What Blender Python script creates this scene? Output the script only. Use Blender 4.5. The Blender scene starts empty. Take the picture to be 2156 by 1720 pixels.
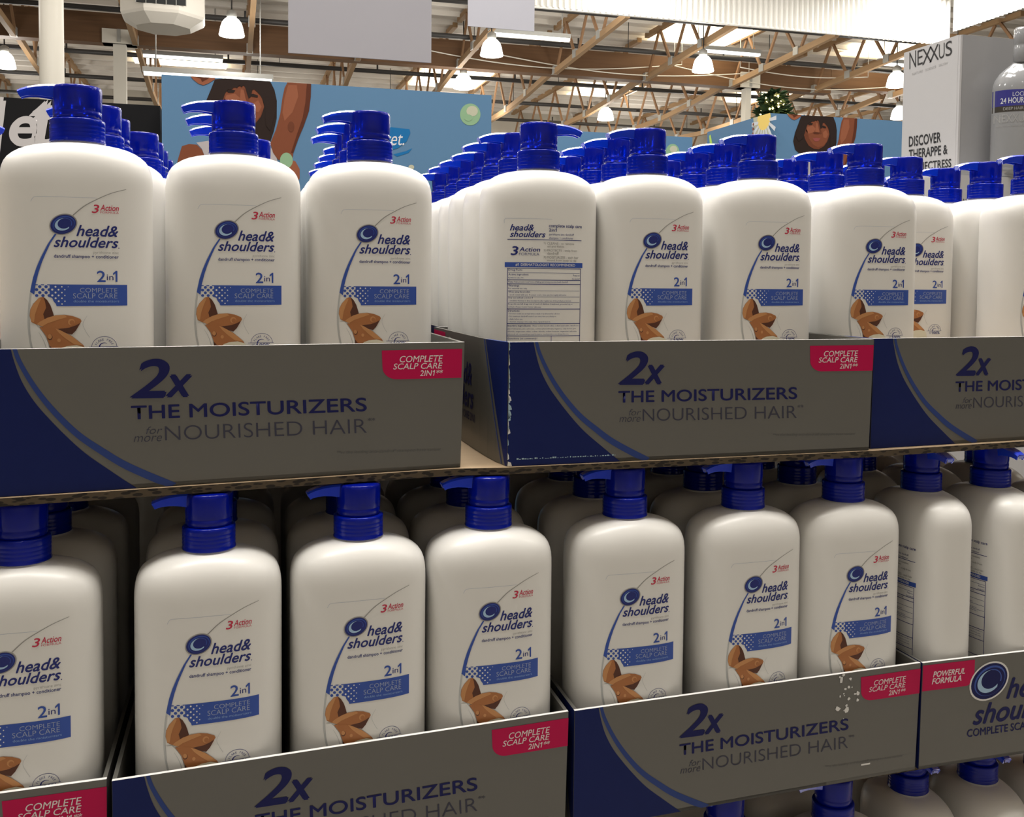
import bpy, bmesh, math, random
import numpy as np
from mathutils import Vector, Matrix
from mathutils.geometry import tessellate_polygon

random.seed(7)
SC = bpy.context.scene
COL = SC.collection
R = math.radians
PI = math.pi

# ------------------------------------------------------------------ camera
ZU = 0.752                      # height of the upper trays' base above the floor
F_PX, PX0, PY0 = 2114.23, 1099.18, 682.12
YAW, PITCH, ROLL = R(16.3291), R(-2.4667), R(0.5318)
CAM = Vector((-0.22336, -0.80261, 0.15489 + ZU))
_fw = Vector((math.sin(YAW) * math.cos(PITCH), math.cos(YAW) * math.cos(PITCH), math.sin(PITCH)))
_rt = Vector((math.cos(YAW), -math.sin(YAW), 0))
_up = _rt.cross(_fw)
RT = math.cos(ROLL) * _rt + math.sin(ROLL) * _up
UP = -math.sin(ROLL) * _rt + math.cos(ROLL) * _up
FW = _fw
cd = bpy.data.cameras.new('camera')
cam = bpy.data.objects.new('camera', cd)
COL.objects.link(cam)
M = Matrix((RT, UP, -FW)).transposed().to_4x4()
M.translation = CAM
cam.matrix_world = M
cd.sensor_width = 36.0
cd.lens = F_PX / 2156 * 36.0
cd.shift_x = -(PX0 - 1078) / 2156
cd.shift_y = (PY0 - 860) / 2156
cd.clip_start, cd.clip_end = 0.02, 200
SC.camera = cam

# ------------------------------------------------------------------ exposure, world, lights
SC.view_settings.view_transform = 'Standard'
SC.view_settings.look = 'None'
SC.view_settings.gamma = 1.0
SC.view_settings.use_curve_mapping = False
SC.view_settings.exposure = 0.2
SC.cycles.max_bounces = 6
SC.cycles.diffuse_bounces = 3
SC.cycles.glossy_bounces = 3
SC.cycles.transmission_bounces = 4
SC.cycles.sample_clamp_indirect = 4.0
SC.cycles.caustics_reflective = False
SC.cycles.caustics_refractive = False
w = bpy.data.worlds.new('world')
SC.world = w
w.use_nodes = True
w.node_tree.nodes['Background'].inputs[0].default_value = (0.9, 0.95, 1.0, 1)
w.node_tree.nodes['Background'].inputs[1].default_value = 0.6

LAMP_Z = 4.2 + ZU
ROOF_Z = 5.65 + ZU


def lamp_or_fill_light(x, y, power=52, col=(1.0, 0.95, 0.88)):
    l = bpy.data.lights.new('high_bay_or_fill', 'POINT')
    l.energy = power
    l.color = col
    l.shadow_soft_size = 0.2
    o = bpy.data.objects.new('high_bay_or_fill', l)
    COL.objects.link(o)
    o.location = (x, y, LAMP_Z - 0.25)


def sky_or_fill_light(x, y, sx, sy, power, col=(1.0, 0.96, 0.9)):
    l = bpy.data.lights.new('skylight_or_fill', 'AREA')
    l.shape = 'RECTANGLE'
    l.size, l.size_y = sx, sy
    l.energy = power
    l.color = col
    o = bpy.data.objects.new('skylight_or_fill', l)
    COL.objects.link(o)
    o.location = (x, y, ROOF_Z - 0.06)


# the lamps and skylights of the hall outside the frame, with fill lights added among them
for _x in (-4.45, -0.15, 4.2, 8.55):
    for _y, _p in ((-4.4, 8), (-0.6, 62), (2.6, 70), (6.2, 52), (9.8, 52), (13.2, 52)):
        lamp_or_fill_light(_x, _y, _p)
for _x in (-6.0, 0.0, 6.0, 12.0, 18.0):
    for _y in (24.0, 28.0):
        lamp_or_fill_light(_x, _y, 80)  # added without fixtures to brighten the far roof and wall
for _x, _y, _p in ((-1.6, 0.1, 175), (1.6, 0.3, 175), (0.2, 0.7, 175), (0.6, 3.2, 60), (6.5, 3.0, 120), (-3.0, 7.0, 120), (6.3, 14.7, 160), (9.8, 11.5, 200), (12.0, 14.0, 420)):  # those over the bottles are added to brighten their shoulders
    sky_or_fill_light(_x, _y, 1.2, 2.4, _p)


# ------------------------------------------------------------------ helpers
def at(u, v, y):
    """A pixel of the photograph on the plane Y = y."""
    d = FW * F_PX + RT * (u - PX0) - UP * (v - PY0)
    return CAM + d * ((y - CAM.y) / d.y)


def at_z(u, v, z):
    d = FW * F_PX + RT * (u - PX0) - UP * (v - PY0)
    return CAM + d * ((z - CAM.z) / d.z)


def tag(o, label=None, cat=None, group=None, kind=None):
    if label: o['label'] = label
    if cat: o['category'] = cat
    if group: o['group'] = group
    if kind: o['kind'] = kind
    return o


def empty(name, loc=(0, 0, 0), rz=0.0):
    o = bpy.data.objects.new(name, None)
    COL.objects.link(o)
    o.empty_display_size = 0.05
    o.location = loc
    o.rotation_euler = (0, 0, rz)
    return o


MATS = {}


def mat(name, col, rough=0.5, metal=0.0, emit=None, estr=1.0, coat=0.0, trans=0.0, alpha=1.0, ior=1.45, spec=0.5):
    if name in MATS:
        return MATS[name]
    m = bpy.data.materials.new(name)
    m.use_nodes = True
    b = m.node_tree.nodes['Principled BSDF']
    b.inputs['Base Color'].default_value = (*col, 1)
    b.inputs['Roughness'].default_value = rough
    b.inputs['Metallic'].default_value = metal
    b.inputs['Coat Weight'].default_value = coat
    b.inputs['Transmission Weight'].default_value = trans
    b.inputs['Specular IOR Level'].default_value = spec
    b.inputs['IOR'].default_value = ior
    if emit:
        b.inputs['Emission Color'].default_value = (*emit, 1)
        b.inputs['Emission Strength'].default_value = estr
    MATS[name] = m
    return m


def vary(m, scale, amount, dark=(0.6, 0.6, 0.6), stretch=(1, 1, 1), bump=0.0, detail=4.0):
    """Noise variation of the base colour (dirt, grain) and an optional bump."""
    nt = m.node_tree
    b = nt.nodes['Principled BSDF']
    col = tuple(b.inputs['Base Color'].default_value)
    tc = nt.nodes.new('ShaderNodeTexCoord')
    mp = nt.nodes.new('ShaderNodeMapping')
    mp.inputs['Scale'].default_value = stretch
    no = nt.nodes.new('ShaderNodeTexNoise')
    no.inputs['Scale'].default_value = scale
    no.inputs['Detail'].default_value = detail
    rp = nt.nodes.new('ShaderNodeValToRGB')
    rp.color_ramp.elements[0].position = 0.3
    rp.color_ramp.elements[1].position = 0.7
    rp.color_ramp.elements[0].color = (*[c * (1 - amount) + c * d * amount for c, d in zip(col, dark)], 1)
    rp.color_ramp.elements[1].color = col
    nt.links.new(tc.outputs['Object'], mp.inputs['Vector'])
    nt.links.new(mp.outputs['Vector'], no.inputs['Vector'])
    nt.links.new(no.outputs['Fac'], rp.inputs['Fac'])
    nt.links.new(rp.outputs['Color'], b.inputs['Base Color'])
    if bump:
        bp = nt.nodes.new('ShaderNodeBump')
        bp.inputs['Strength'].default_value = bump
        bp.inputs['Distance'].default_value = 0.002
        nt.links.new(no.outputs['Fac'], bp.inputs['Height'])
        nt.links.new(bp.outputs['Normal'], b.inputs['Normal'])
    return m


class MB:
    """Collects geometry and links it as ONE mesh object."""

    def __init__(self):
        self.v, self.f, self.m, self.s = [], [], [], []

    def add(self, verts, faces, mi=0, smooth=False):
        o = len(self.v)
        self.v += [tuple(p) for p in verts]
        for f in faces:
            self.f.append(tuple(i + o for i in f))
            self.m.append(mi)
            self.s.append(smooth)

    def hexa(self, p, mi=0, faces6=None):
        """p: 8 corners, bottom ring then top ring (counter-clockwise from above). faces6: material per face bottom, top, front, right, back, left."""
        fs = [(3, 2, 1, 0), (4, 5, 6, 7), (0, 1, 5, 4), (1, 2, 6, 5), (2, 3, 7, 6), (3, 0, 4, 7)]
        for k, f in enumerate(fs):
            self.add([p[i] for i in f], [(0, 1, 2, 3)], faces6[k] if faces6 else mi)

    def box(self, x0, x1, y0, y1, z0, z1, mi=0, faces6=None):
        self.hexa([(x0, y0, z0), (x1, y0, z0), (x1, y1, z0), (x0, y1, z0), (x0, y0, z1), (x1, y0, z1), (x1, y1, z1), (x0, y1, z1)], mi, faces6)

    def lathe(self, prof, n=32, mi=0, cx=0, cy=0, smooth=True, cap=True):
        vs = []
        for r, z in prof:
            for k in range(n):
                a = 2 * PI * k / n
                vs.append((cx + r * math.cos(a), cy + r * math.sin(a), z))
        fs = []
        for i in range(len(prof) - 1):
            for k in range(n):
                fs.append((i * n + k, i * n + (k + 1) % n, (i + 1) * n + (k + 1) % n, (i + 1) * n + k))
        if cap:
            fs.append(tuple(reversed(range(n))))
            fs.append(tuple((len(prof) - 1) * n + k for k in range(n)))
        self.add(vs, fs, mi, smooth)

    def bar(self, a, b, w, h=None, mi=0):
        a, b = Vector(a), Vector(b)
        h = h or w
        d = (b - a).normalized()
        s = d.cross(Vector((0, 0, 1)))
        if s.length < 1e-4:
            s = Vector((1, 0, 0))
        s.normalize()
        u = s.cross(d)
        ring = [(-s * w - u * h) / 2, (s * w - u * h) / 2, (s * w + u * h) / 2, (-s * w + u * h) / 2]
        vs = [a + r for r in ring] + [b + r for r in ring]
        self.add(vs, [(0, 1, 2, 3), (7, 6, 5, 4), (0, 4, 5, 1), (1, 5, 6, 2), (2, 6, 7, 3), (3, 7, 4, 0)], mi)

    def tube(self, pts, r, n=8, mi=0):
        pts = [Vector(p) for p in pts]
        vs, fs = [], []
        for i, p in enumerate(pts):
            d = (pts[min(i + 1, len(pts) - 1)] - pts[max(i - 1, 0)]).normalized()
            s = d.cross(Vector((0, 0, 1)))
            if s.length < 1e-3:
                s = Vector((1, 0, 0))
            s.normalize()
            u = s.cross(d)
            for k in range(n):
                a = 2 * PI * k / n
                vs.append(p + s * r * math.cos(a) + u * r * math.sin(a))
        for i in range(len(pts) - 1):
            for k in range(n):
                fs.append((i * n + k, i * n + (k + 1) % n, (i + 1) * n + (k + 1) % n, (i + 1) * n + k))
        fs.append(tuple(reversed(range(n))))
        fs.append(tuple((len(pts) - 1) * n + k for k in range(n)))
        self.add(vs, fs, mi, True)

    def build(self, name, mats, parent=None, bevel=0.0):
        me = bpy.data.meshes.new(name)
        me.from_pydata(self.v, [], self.f)
        for m in (mats if isinstance(mats, (list, tuple)) else [mats]):
            me.materials.append(m)
        me.polygons.foreach_set('material_index', self.m)
        me.polygons.foreach_set('use_smooth', self.s)
        me.update()
        o = bpy.data.objects.new(name, me)
        COL.objects.link(o)
        if parent:
            o.parent = parent
        if bevel:
            b = o.modifiers.new('bevel', 'BEVEL')
            b.width = bevel
            b.segments = 2
            b.limit_method = 'ANGLE'
        return o


def copy_tree(o, parent=None):
    c = o.copy()
    COL.objects.link(c)
    if parent:
        c.parent = parent
    for ch in list(o.children):
        copy_tree(ch, c)
    return c


_TXT = {}


def text_mesh(s, bold=0.0, shear=0.0, res=3, space=1.0):
    key = (s, bold, shear, res, space)
    if key not in _TXT:
        cu = bpy.data.curves.new('lettering', 'FONT')
        cu.body = s
        cu.offset = min(bold, 0.0)
        cu.shear = shear
        cu.resolution_u = res
        cu.space_character = space
        cu.fill_mode = 'FRONT'
        ob = bpy.data.objects.new('lettering', cu)
        me = bpy.data.meshes.new_from_object(ob)
        vs = [(v.co.x, v.co.y) for v in me.vertices]
        fs = [tuple(p.vertices) for p in me.polygons]
        bpy.data.meshes.remove(me)
        for i, ch in enumerate(s):
            if ch == '1':                       # the built-in figure one is a bare bar: give it its flag
                cu.body = s[:i + 1]
                me = bpy.data.meshes.new_from_object(ob)
                xr = max(v.co.x for v in me.vertices if v.co.y > 0.5)
                bpy.data.meshes.remove(me)
                h = 0.68
                xl = xr - 0.098
                k = len(vs)
                vs += [(xl, h), (xl - 0.17 - 0.1 * shear, h - 0.14), (xl - 0.17 - 0.13 * shear, h - 0.24), (xl - 0.05 * shear, h - 0.12)]
                fs.append((k, k + 1, k + 2, k + 3))
        bpy.data.objects.remove(ob)
        bpy.data.curves.remove(cu)
        _TXT[key] = (vs, fs)
    return _TXT[key]


class Art:
    """Flat printed artwork: pieces in (x, z) on layers, laid onto a surface when built."""

    def __init__(self, conv=None):
        self.p = []
        self.conv = conv or (lambda a, b: (a, b))

    def raw(self, vs, fs, mi, layer):
        self.p.append(([self.conv(*v) for v in vs], fs, mi, layer))

    def poly(self, pts, mi, layer=1):
        tris = tessellate_polygon([[Vector((a, b, 0)) for a, b in pts]])
        self.raw(pts, [tuple(t) for t in tris], mi, layer)

    def text(self, s, x0, x1, y0, y1, mi, layer=2, bold=0.0, shear=0.0, res=3, slope=0.0, space=1.0):
        """Lettering fitted into the box x0..x1, y0 (top) .. y1 (bottom); slope: drop of the line per unit of x."""
        vs, fs = text_mesh(s, bold, shear, res, space)
        if not vs:
            return
        xs = [v[0] for v in vs]
        ys = [v[1] for v in vs]
        ax, bx, ay, by = min(xs), max(xs), min(ys), max(ys)
        d = [(0, 0)]
        if bold > 0:                            # heavier strokes: the outline laid side by side, each a hair higher
            d = [(-bold, 0), (bold, 0), (0, bold), (0, -bold)] if res > 2 else [(-bold * .7, 0), (bold * .7, 0)]
        for i, (dx, dy) in enumerate(d):
            out = []
            for x, y in vs:
                X = x0 + (x + dx - ax) / (bx - ax) * (x1 - x0)
                Y = y1 + (y + dy - ay) / (by - ay) * (y0 - y1) + slope * (X - x0)
                out.append((X, Y))
            self.raw(out, fs, mi, layer + 0.18 * i)

    def ellipse(self, cx, cy, a, b, mi, layer=1, tilt=0.0, n=40):
        c, s = math.cos(tilt), math.sin(tilt)
        self.poly([(cx + a * math.cos(t) * c - b * math.sin(t) * s, cy + a * math.cos(t) * s + b * math.sin(t) * c) for t in [2 * PI * k / n for k in range(n)]], mi, layer)

    def stripe(self, pts, w0, w1, mi, layer=1, n=24):
        """A curved stripe through pts, widening from w0 to w1."""
        q = spline(pts, n)
        L, Rr = [], []
        for i, p in enumerate(q):
            a, b = q[max(i - 1, 0)], q[min(i + 1, len(q) - 1)]
            dx, dy = b[0] - a[0], b[1] - a[1]
            l = math.hypot(dx, dy) or 1
            wd = (w0 + (w1 - w0) * i / (len(q) - 1)) / 2
            L.append((p[0] - dy / l * wd, p[1] + dx / l * wd))
            Rr.append((p[0] + dy / l * wd, p[1] - dx / l * wd))
        vs = L + Rr
        k = len(L)
        self.raw(vs, [(i, i + 1, k + i + 1, k + i) for i in range(k - 1)], mi, layer)

    def rect(self, x0, x1, y0, y1, mi, layer=1):
        self.raw([(x0, y0), (x1, y0), (x1, y1), (x0, y1)], [(0, 1, 2, 3)], mi, layer)

    def into(self, mb, fn, moff=0, cut=None):
        """Lays every piece through fn(x, z, layer) -> point; cut: spacing of vertical cuts for curved surfaces."""
        for vs, fs, mi, layer in self.p:
            if cut:
                bm = bmesh.new()
                bv = [bm.verts.new((x, 0, z)) for x, z in vs]
                for f in fs:
                    try:
                        bm.faces.new([bv[i] for i in f])
                    except ValueError:
                        pass
                xs = [v[0] for v in vs]
                k = math.ceil(min(xs) / cut)
                while k * cut < max(xs):
                    bmesh.ops.bisect_plane(bm, geom=bm.verts[:] + bm.edges[:] + bm.faces[:], plane_co=(k * cut, 0, 0), plane_no=(1, 0, 0), dist=1e-7)
                    k += 1
                bm.verts.index_update()
                vs = [(v.co.x, v.co.z) for v in bm.verts]
                fs = [tuple(v.index for v in f.verts) for f in bm.faces]
                bm.free()
            pts = [fn(x, z, layer) for x, z in vs]
            # orient every face the same way as the surface it lies on (counter-clockwise in x, z seen from outside)
            good = []
            for f in fs:
                area = 0.0
                for i in range(len(f)):
                    a, b = vs[f[i]], vs[f[(i + 1) % len(f)]]
                    area += a[0] * b[1] - b[0] * a[1]
                good.append(f if area > 0 else tuple(reversed(f)))
            mb.add(pts, good, mi + moff, True)


def spline(pts, n):
    """Catmull-Rom through pts."""
    P = [pts[0]] + list(pts) + [pts[-1]]
    out = []
    for i in range(1, len(P) - 2):
        steps = max(2, n // (len(pts) - 1))
        for k in range(steps):
            t = k / steps
            out.append(tuple(0.5 * (2 * P[i][j] + (P[i + 1][j] - P[i - 1][j]) * t + (2 * P[i - 1][j] - 5 * P[i][j] + 4 * P[i + 1][j] - P[i + 2][j]) * t * t + (3 * P[i][j] - P[i - 1][j] - 3 * P[i + 1][j] + P[i + 2][j]) * t ** 3) for j in (0, 1)))
    out.append(tuple(pts[-1]))
    return out


# ------------------------------------------------------------------ materials
m_body = mat('white_plastic', (0.86, 0.845, 0.81), 0.30, spec=0.5)
m_cap = mat('blue_plastic', (0.0008, 0.012, 0.46), 0.16, spec=0.25, trans=0.45)
m_collar = mat('blue_collar_plastic', (0.0008, 0.014, 0.44), 0.16, spec=0.3, trans=0.35)
m_noz = mat('clear_blue_plastic', (0.003, 0.055, 0.95), 0.22, spec=0.2, trans=0.35)
m_outlet = mat('pale_blue_plastic', (0.25, 0.3, 0.8), 0.3)
m_navy = mat('ink_navy', (0.012, 0.022, 0.19), 0.4)
m_blue = mat('ink_blue', (0.035, 0.09, 0.42), 0.4)
m_red = mat('ink_red', (0.62, 0.03, 0.08), 0.4)
m_grey = mat('ink_grey', (0.34, 0.33, 0.31), 0.4)
m_pale = mat('ink_pale', (0.42, 0.48, 0.60), 0.4)
m_sky = mat('ink_sky', (0.42, 0.62, 0.84), 0.35)
m_alm = mat('ink_almond', (0.45, 0.17, 0.055), 0.45)
m_alm2 = mat('ink_almond_light', (0.62, 0.29, 0.11), 0.45)
m_almd = mat('ink_almond_dark', (0.10, 0.03, 0.014), 0.45)
m_cream = mat('ink_cream', (0.80, 0.76, 0.60), 0.45)
m_silver = mat('ink_silver', (0.55, 0.56, 0.55), 0.35)
LABEL_M = [m_navy, m_blue, m_red, m_grey, m_pale, m_sky, m_alm, m_alm2, m_almd, m_cream, m_silver, m_body]
NAVY, BLUE, RED, GREY, PALE, SKY, ALM, ALM2, ALMD, CREAM, SILV, WHITE = range(12)
m_foil = vary(mat('silver_foil_board', (0.165, 0.16, 0.145), 0.42, 0.3), 60, 0.10, (0.8, 0.8, 0.8), (0.2, 1, 1))
m_tblue = vary(mat('tray_blue_ink', (0.008, 0.017, 0.115), 0.4, spec=0.2), 90, 0.25, (0.6, 0.7, 0.8))
m_tblue2 = mat('tray_light_blue_ink', (0.035, 0.065, 0.24), 0.4, spec=0.2)
m_tnavy = mat('tray_navy_ink', (0.012, 0.014, 0.10), 0.45, spec=0.2)
m_tgrey = mat('tray_thin_ink', (0.04, 0.04, 0.07), 0.5)
m_tfoot = mat('tray_small_print', (0.10, 0.10, 0.10), 0.5)
m_pink = mat('tray_pink_ink', (0.58, 0.006, 0.085), 0.4, spec=0.2)
m_twhite = mat('tray_white_ink', (0.86, 0.80, 0.80), 0.5)
m_edge = mat('white_board_edge', (0.85, 0.84, 0.82), 0.6)
m_scuff = mat('scuffed_paper', (0.42, 0.58, 0.66), 0.8)
m_kraft = vary(mat('kraft_board', (0.40, 0.29, 0.18), 0.75), 25, 0.2, (0.75, 0.72, 0.7), (1, 8, 1))
TRAY_M = [m_foil, m_tblue, m_tblue2, m_tnavy, m_tgrey, m_tfoot, m_pink, m_twhite, m_edge, m_scuff, m_kraft, m_sky, m_blue]
FOIL, TBLUE, TBLUE2, TNAVY, TGREY, TFOOT, PINK, TWHITE, EDGE, SCUFF, KRAFT, TSKY, TMID = range(13)

# ------------------------------------------------------------------ the bottle
BA, BB = 0.0537, 0.0335
PROF = [  # z, half width, half depth, exponent
    (0.0000, 0.0480, 0.0280, 2.6), (0.0015, 0.0510, 0.0305, 2.7), (0.0050, 0.0524, 0.0325, 2.8), (0.0120, 0.0533, 0.0332, 2.8), (0.0300, BA, BB, 2.8),
    (0.2000, BA, BB, 2.8), (0.2180, BA, BB, 2.8), (0.2240, 0.0536, 0.0334, 2.8), (0.2290, 0.0531, 0.0330, 2.8), (0.2330, 0.0523, 0.0325, 2.75), (0.2370, 0.0508, 0.0317, 2.7), (0.2405, 0.0485, 0.0306, 2.6),
    (0.2434, 0.0452, 0.0292, 2.5), (0.2461, 0.0410, 0.0273, 2.4), (0.2482, 0.0362, 0.0252, 2.3), (0.2497, 0.0310, 0.0231, 2.2), (0.2506, 0.0262, 0.0215, 2.1), (0.2512, 0.0215, 0.0200, 2.0),
    (0.2516, 0.0188, 0.0188, 2.0), (0.2545, 0.0186, 0.0186, 2.0)]


def half_at(z):
    for i in range(len(PROF) - 1):
        z0, z1 = PROF[i][0], PROF[i + 1][0]
        if z0 <= z <= z1:
            t = (z - z0) / (z1 - z0)
            return [PROF[i][j] + (PROF[i + 1][j] - PROF[i][j]) * t for j in (1, 2, 3)]
    return PROF[-1][1:]


def front_y(x, z):
    a, b, n = half_at(z)
    t = min(abs(x) / a, 0.999)
    return -b * (1 - t ** n) ** (1 / n)


def body_mesh():
    mb = MB()
    n = 72
    vs, fs = [], []
    for z, a, b, e in PROF:
        for k in range(n):
            t = 2 * PI * k / n
            c, s = math.cos(t), math.sin(t)
            vs.append((a * math.copysign(abs(c) ** (2 / e), c), b * math.copysign(abs(s) ** (2 / e), s), z))
    for i in range(len(PROF) - 1):
        for k in range(n):
            fs.append((i * n + k, i * n + (k + 1) % n, (i + 1) * n + (k + 1) % n, (i + 1) * n + k))
    fs.append(tuple(reversed(range(n))))
    fs.append(tuple((len(PROF) - 1) * n + k for k in range(n)))
    mb.add(vs, fs, 0, True)
    return mb


def swirl(A, cx, cy, a, b, tilt, mats, layer=3):
    """The round swirl emblem: dark disc, lighter ring, pale crescent. cy grows downward."""
    dark, mid, light, rim = mats
    A.ellipse(cx, cy, a * 1.09, b * 1.10, rim, layer, tilt)
    A.ellipse(cx, cy, a, b, dark, layer + 1, tilt)
    A.ellipse(cx + a * 0.03, cy - b * 0.02, a * 0.86, b * 0.84, mid, layer + 2, tilt)
    A.ellipse(cx + a * 0.05, cy + b * 0.03, a * 0.80, b * 0.77, dark, layer + 3, tilt)
    c, s = math.cos(tilt), math.sin(tilt)

    def e(ox, oy, ra, rb, t):
        x, y = ox + ra * math.cos(t), oy + rb * math.sin(t)
        return (cx + x * c - y * s, cy + x * s + y * c)
    out = [e(-a * 0.02, 0, a * 0.64, b * 0.64, R(t)) for t in range(60, 296, 8)]
    inn = [e(a * 0.10, -b * 0.06, a * 0.52, b * 0.54, R(t)) for t in range(292, 59, -8)]
    A.poly(out + inn, light, layer + 4)
    out = [e(-a * 0.02, 0, a * 0.70, b * 0.68, R(t)) for t in range(-70, 41, 8)]
    inn = [e(a * 0.08, -b * 0.02, a * 0.55, b * 0.55, R(t)) for t in range(40, -71, -8)]
    A.poly(out + inn, mid, layer + 4)


def front_label():
    A = Art(lambda px, py: ((px - 500.7) * 0.000369, 0.1454 - (py - 599.8) * 0.00038))
    # the long swoosh: thin grey line above the emblem, blue blade below it, silver outline on its outer side
    A.stripe([(595, 411.5), (566, 421), (534, 437), (515, 449), (496, 466)], 0.9, 2.0, GREY, 1, 40)
    A.stripe([(466, 500), (452, 519), (436, 550), (424, 585), (417.5, 618), (414, 650), (413.5, 682), (417, 712), (424, 740), (434, 770)], 1.5, 5.0, SILV, 1, 60)
    A.poly([(463, 502), (450, 522), (437.5, 547), (429, 567), (422.5, 587), (416.8, 614), (421, 617), (424.5, 619.5), (427, 599), (432.5, 577), (439, 557), (446, 540), (455, 520), (466, 503)], BLUE, 2)
    swirl(A, 478.6, 483.6, 24.0, 18.0, R(-19), (NAVY, BLUE, SKY, GREY), 3)
    A.text('3', 531, 544.5, 444, 460, RED, 2, 0.012, 0.2)
    A.text('Action', 546.5, 581, 443.5, 455, RED, 2, 0.012, 0.25)
    A.text('FORMULA', 546.5, 581, 456.4, 460.4, RED, 2, -0.008)
    A.text('head&', 502.6, 579.5, 484.5, 505.4, NAVY, 2, 0.018, 0.32)
    A.text('shoulders', 461, 579.5, 507.5, 527.3, NAVY, 2, 0.018, 0.32)
    A.ellipse(580.5, 527.5, 1.0, 1.0, NAVY, 2)
    A.text('pyrithione zinc', 533, 580, 534, 540.8, GREY, 2, -0.01)
    A.text('dandruff shampoo + conditioner', 461, 580, 541.5, 550, NAVY, 2, 0.012)
    A.text('2', 539.5, 555, 572.5, 594, BLUE, 2, 0.012)
    A.text('in', 557.5, 570, 579.5, 590.5, NAVY, 2, 0.0)
    A.text('1', 569.5, 577, 572.5, 593.4, BLUE, 2, 0.012)
    # band with a half-tone end
    A.poly([(452.5, 599.5), (595.5, 599.5), (595.5, 640.3), (465, 641.6), (463.5, 637), (459.5, 632), (457, 625.5), (452.5, 624)], BLUE, 1)
    for j, y in enumerate((604, 609.7, 615.3, 621)):
        for i in range(3):
            x = (434.5 if j % 2 == 0 else 428.8) + i * 11.5
            if x < 456:
                A.ellipse(x, y, 3.1, 2.9, BLUE, 1, 0, 14)
    for x in (428, 439.5, 451):
        A.rect(x - 3, x + 3, 599.5, 601.3, BLUE, 1)
    for x, y, r in ((463.2, 604, 1.8), (474.7, 604, 1.4), (486.2, 604, 0.8), (457.2, 609.5, 2), (468.7, 609.5, 1.7), (480.1, 609.5, 1.2), (463.2, 615.2, 1.9), (474.7, 615.2, 1.5), (457.2, 620.7, 2), (468.7, 620.7, 1.7), (480.1, 620.7, 1.2),
                    (463.2, 626.1, 1.9), (474.7, 626.1, 1.5), (468.7, 631.8, 1.7), (480.1, 631.8, 1.2), (474.7, 637.2, 1.4)):
        A.ellipse(x, y, r, r, WHITE, 2, 0, 10)
    A.text('COMPLETE', 507.6, 577, 606, 614.6, PALE, 2, -0.012)
    A.text('SCALP CARE', 495, 577, 616.5, 626.2, PALE, 2, -0.012)
    A.text('double the moisturizers', 496, 580, 629.5, 634, SKY, 2, -0.016)
    # almonds
    z = lambda L: [(380 + a / 8.29, 560 + b / 8.29) for a, b in L]
    A.poly(z([(440, 540), (505, 528), (560, 575), (610, 660), (640, 750), (662, 830), (520, 890), (395, 968), (320, 930), (295, 830), (305, 730), (350, 640)]), ALM, 4)
    A.poly(z([(505, 528), (560, 575), (610, 660), (640, 750), (662, 830), (520, 885), (500, 800), (545, 700), (530, 600)]), ALMD, 5)
    A.poly(z([(440, 545), (470, 560), (420, 680), (380, 800), (360, 930), (320, 920), (300, 830), (310, 730), (352, 645)]), ALM2, 5)
    A.poly(z([(395, 965), (450, 920), (560, 860), (680, 822), (820, 813), (950, 835), (1060, 880), (1080, 915), (1050, 970), (990, 1070), (930, 1132), (850, 1110), (760, 1060), (640, 1020), (500, 1010)]), ALM, 6)
    A.poly(z([(1058, 945), (990, 1070), (930, 1132), (850, 1110), (720, 1040), (890, 1020), (990, 985)]), ALMD, 7)
    A.poly(z([(405, 962), (450, 922), (560, 862), (680, 824), (820, 815), (860, 850), (700, 900), (560, 950), (480, 1000)]), ALM2, 7)
    A.ellipse(380 + 925 / 8.29, 560 + 930 / 8.29, 6.2, 6.4, ALM2, 8)
    A.ellipse(380 + 935 / 8.29, 560 + 940 / 8.29, 4.4, 4.6, ALM, 9)
    A.poly(z([(440, 1008), (640, 1015), (760, 1062), (920, 1150), (1020, 1230), (1100, 1300), (1150, 1390), (1185, 1480), (1180, 1560), (640, 1560), (600, 1450), (590, 1300), (540, 1150), (470, 1050)]), ALM, 8)
    A.poly(z([(680, 1030), (760, 1064), (920, 1152), (1020, 1232), (1095, 1302), (960, 1290), (840, 1200), (740, 1110)]), ALM2, 9)
    A.poly(z([(590, 1300), (640, 1360), (760, 1400), (900, 1450), (950, 1560), (640, 1560), (600, 1450)]), ALMD, 9)
    A.ellipse(380 + 600 / 8.29, 560 + 1170 / 8.29, 4.6, 5.6, ALMD, 9)
    A.ellipse(380 + 597 / 8.29, 560 + 1162 / 8.29, 3.8, 4.6, ALM2, 10)
    A.ellipse(380 + 735 / 8.29, 560 + 1222 / 8.29, 3.2, 3.6, ALM2, 10)
    A.poly(z([(690, 1410), (760, 1350), (850, 1318), (1000, 1303), (1130, 1340), (1165, 1390), (1180, 1480), (1150, 1580), (900, 1620), (700, 1560)]), CREAM, 11)
    A.poly(z([(300, 990), (390, 972), (450, 1040), (520, 1140), (560, 1240), (585, 1340), (600, 1450), (630, 1560), (540, 1600), (420, 1560), (350, 1400), (310, 1200)]), WHITE, 10)
    A.stripe(z([(430, 1090), (500, 1220), (540, 1340), (560, 1450)]), 0.4, 2.2, SILV, 11)
    A.stripe(z([(1165, 830), (1100, 960), (1140, 1080), (1200, 1180)]), 0.5, 0.8, SILV, 3)
    # half round seal
    cx, cy = 380 + 1425 / 8.29, 560 + 1335 / 8.29
    ring = [(cx - 23.3 * math.cos(t), cy - 20 * math.sin(t)) for t in [PI * k / 24 for k in range(25)]]
    A.stripe(ring, 0.8, 0.8, NAVY, 2, 48)
    A.rect(cx - 29, cx + 26, cy - 0.4, cy + 0.4, NAVY, 2)
    ins = [(cx - 9 * math.cos(t), cy - 7.5 * math.sin(t)) for t in [PI * k / 16 for k in range(12)]]
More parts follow.
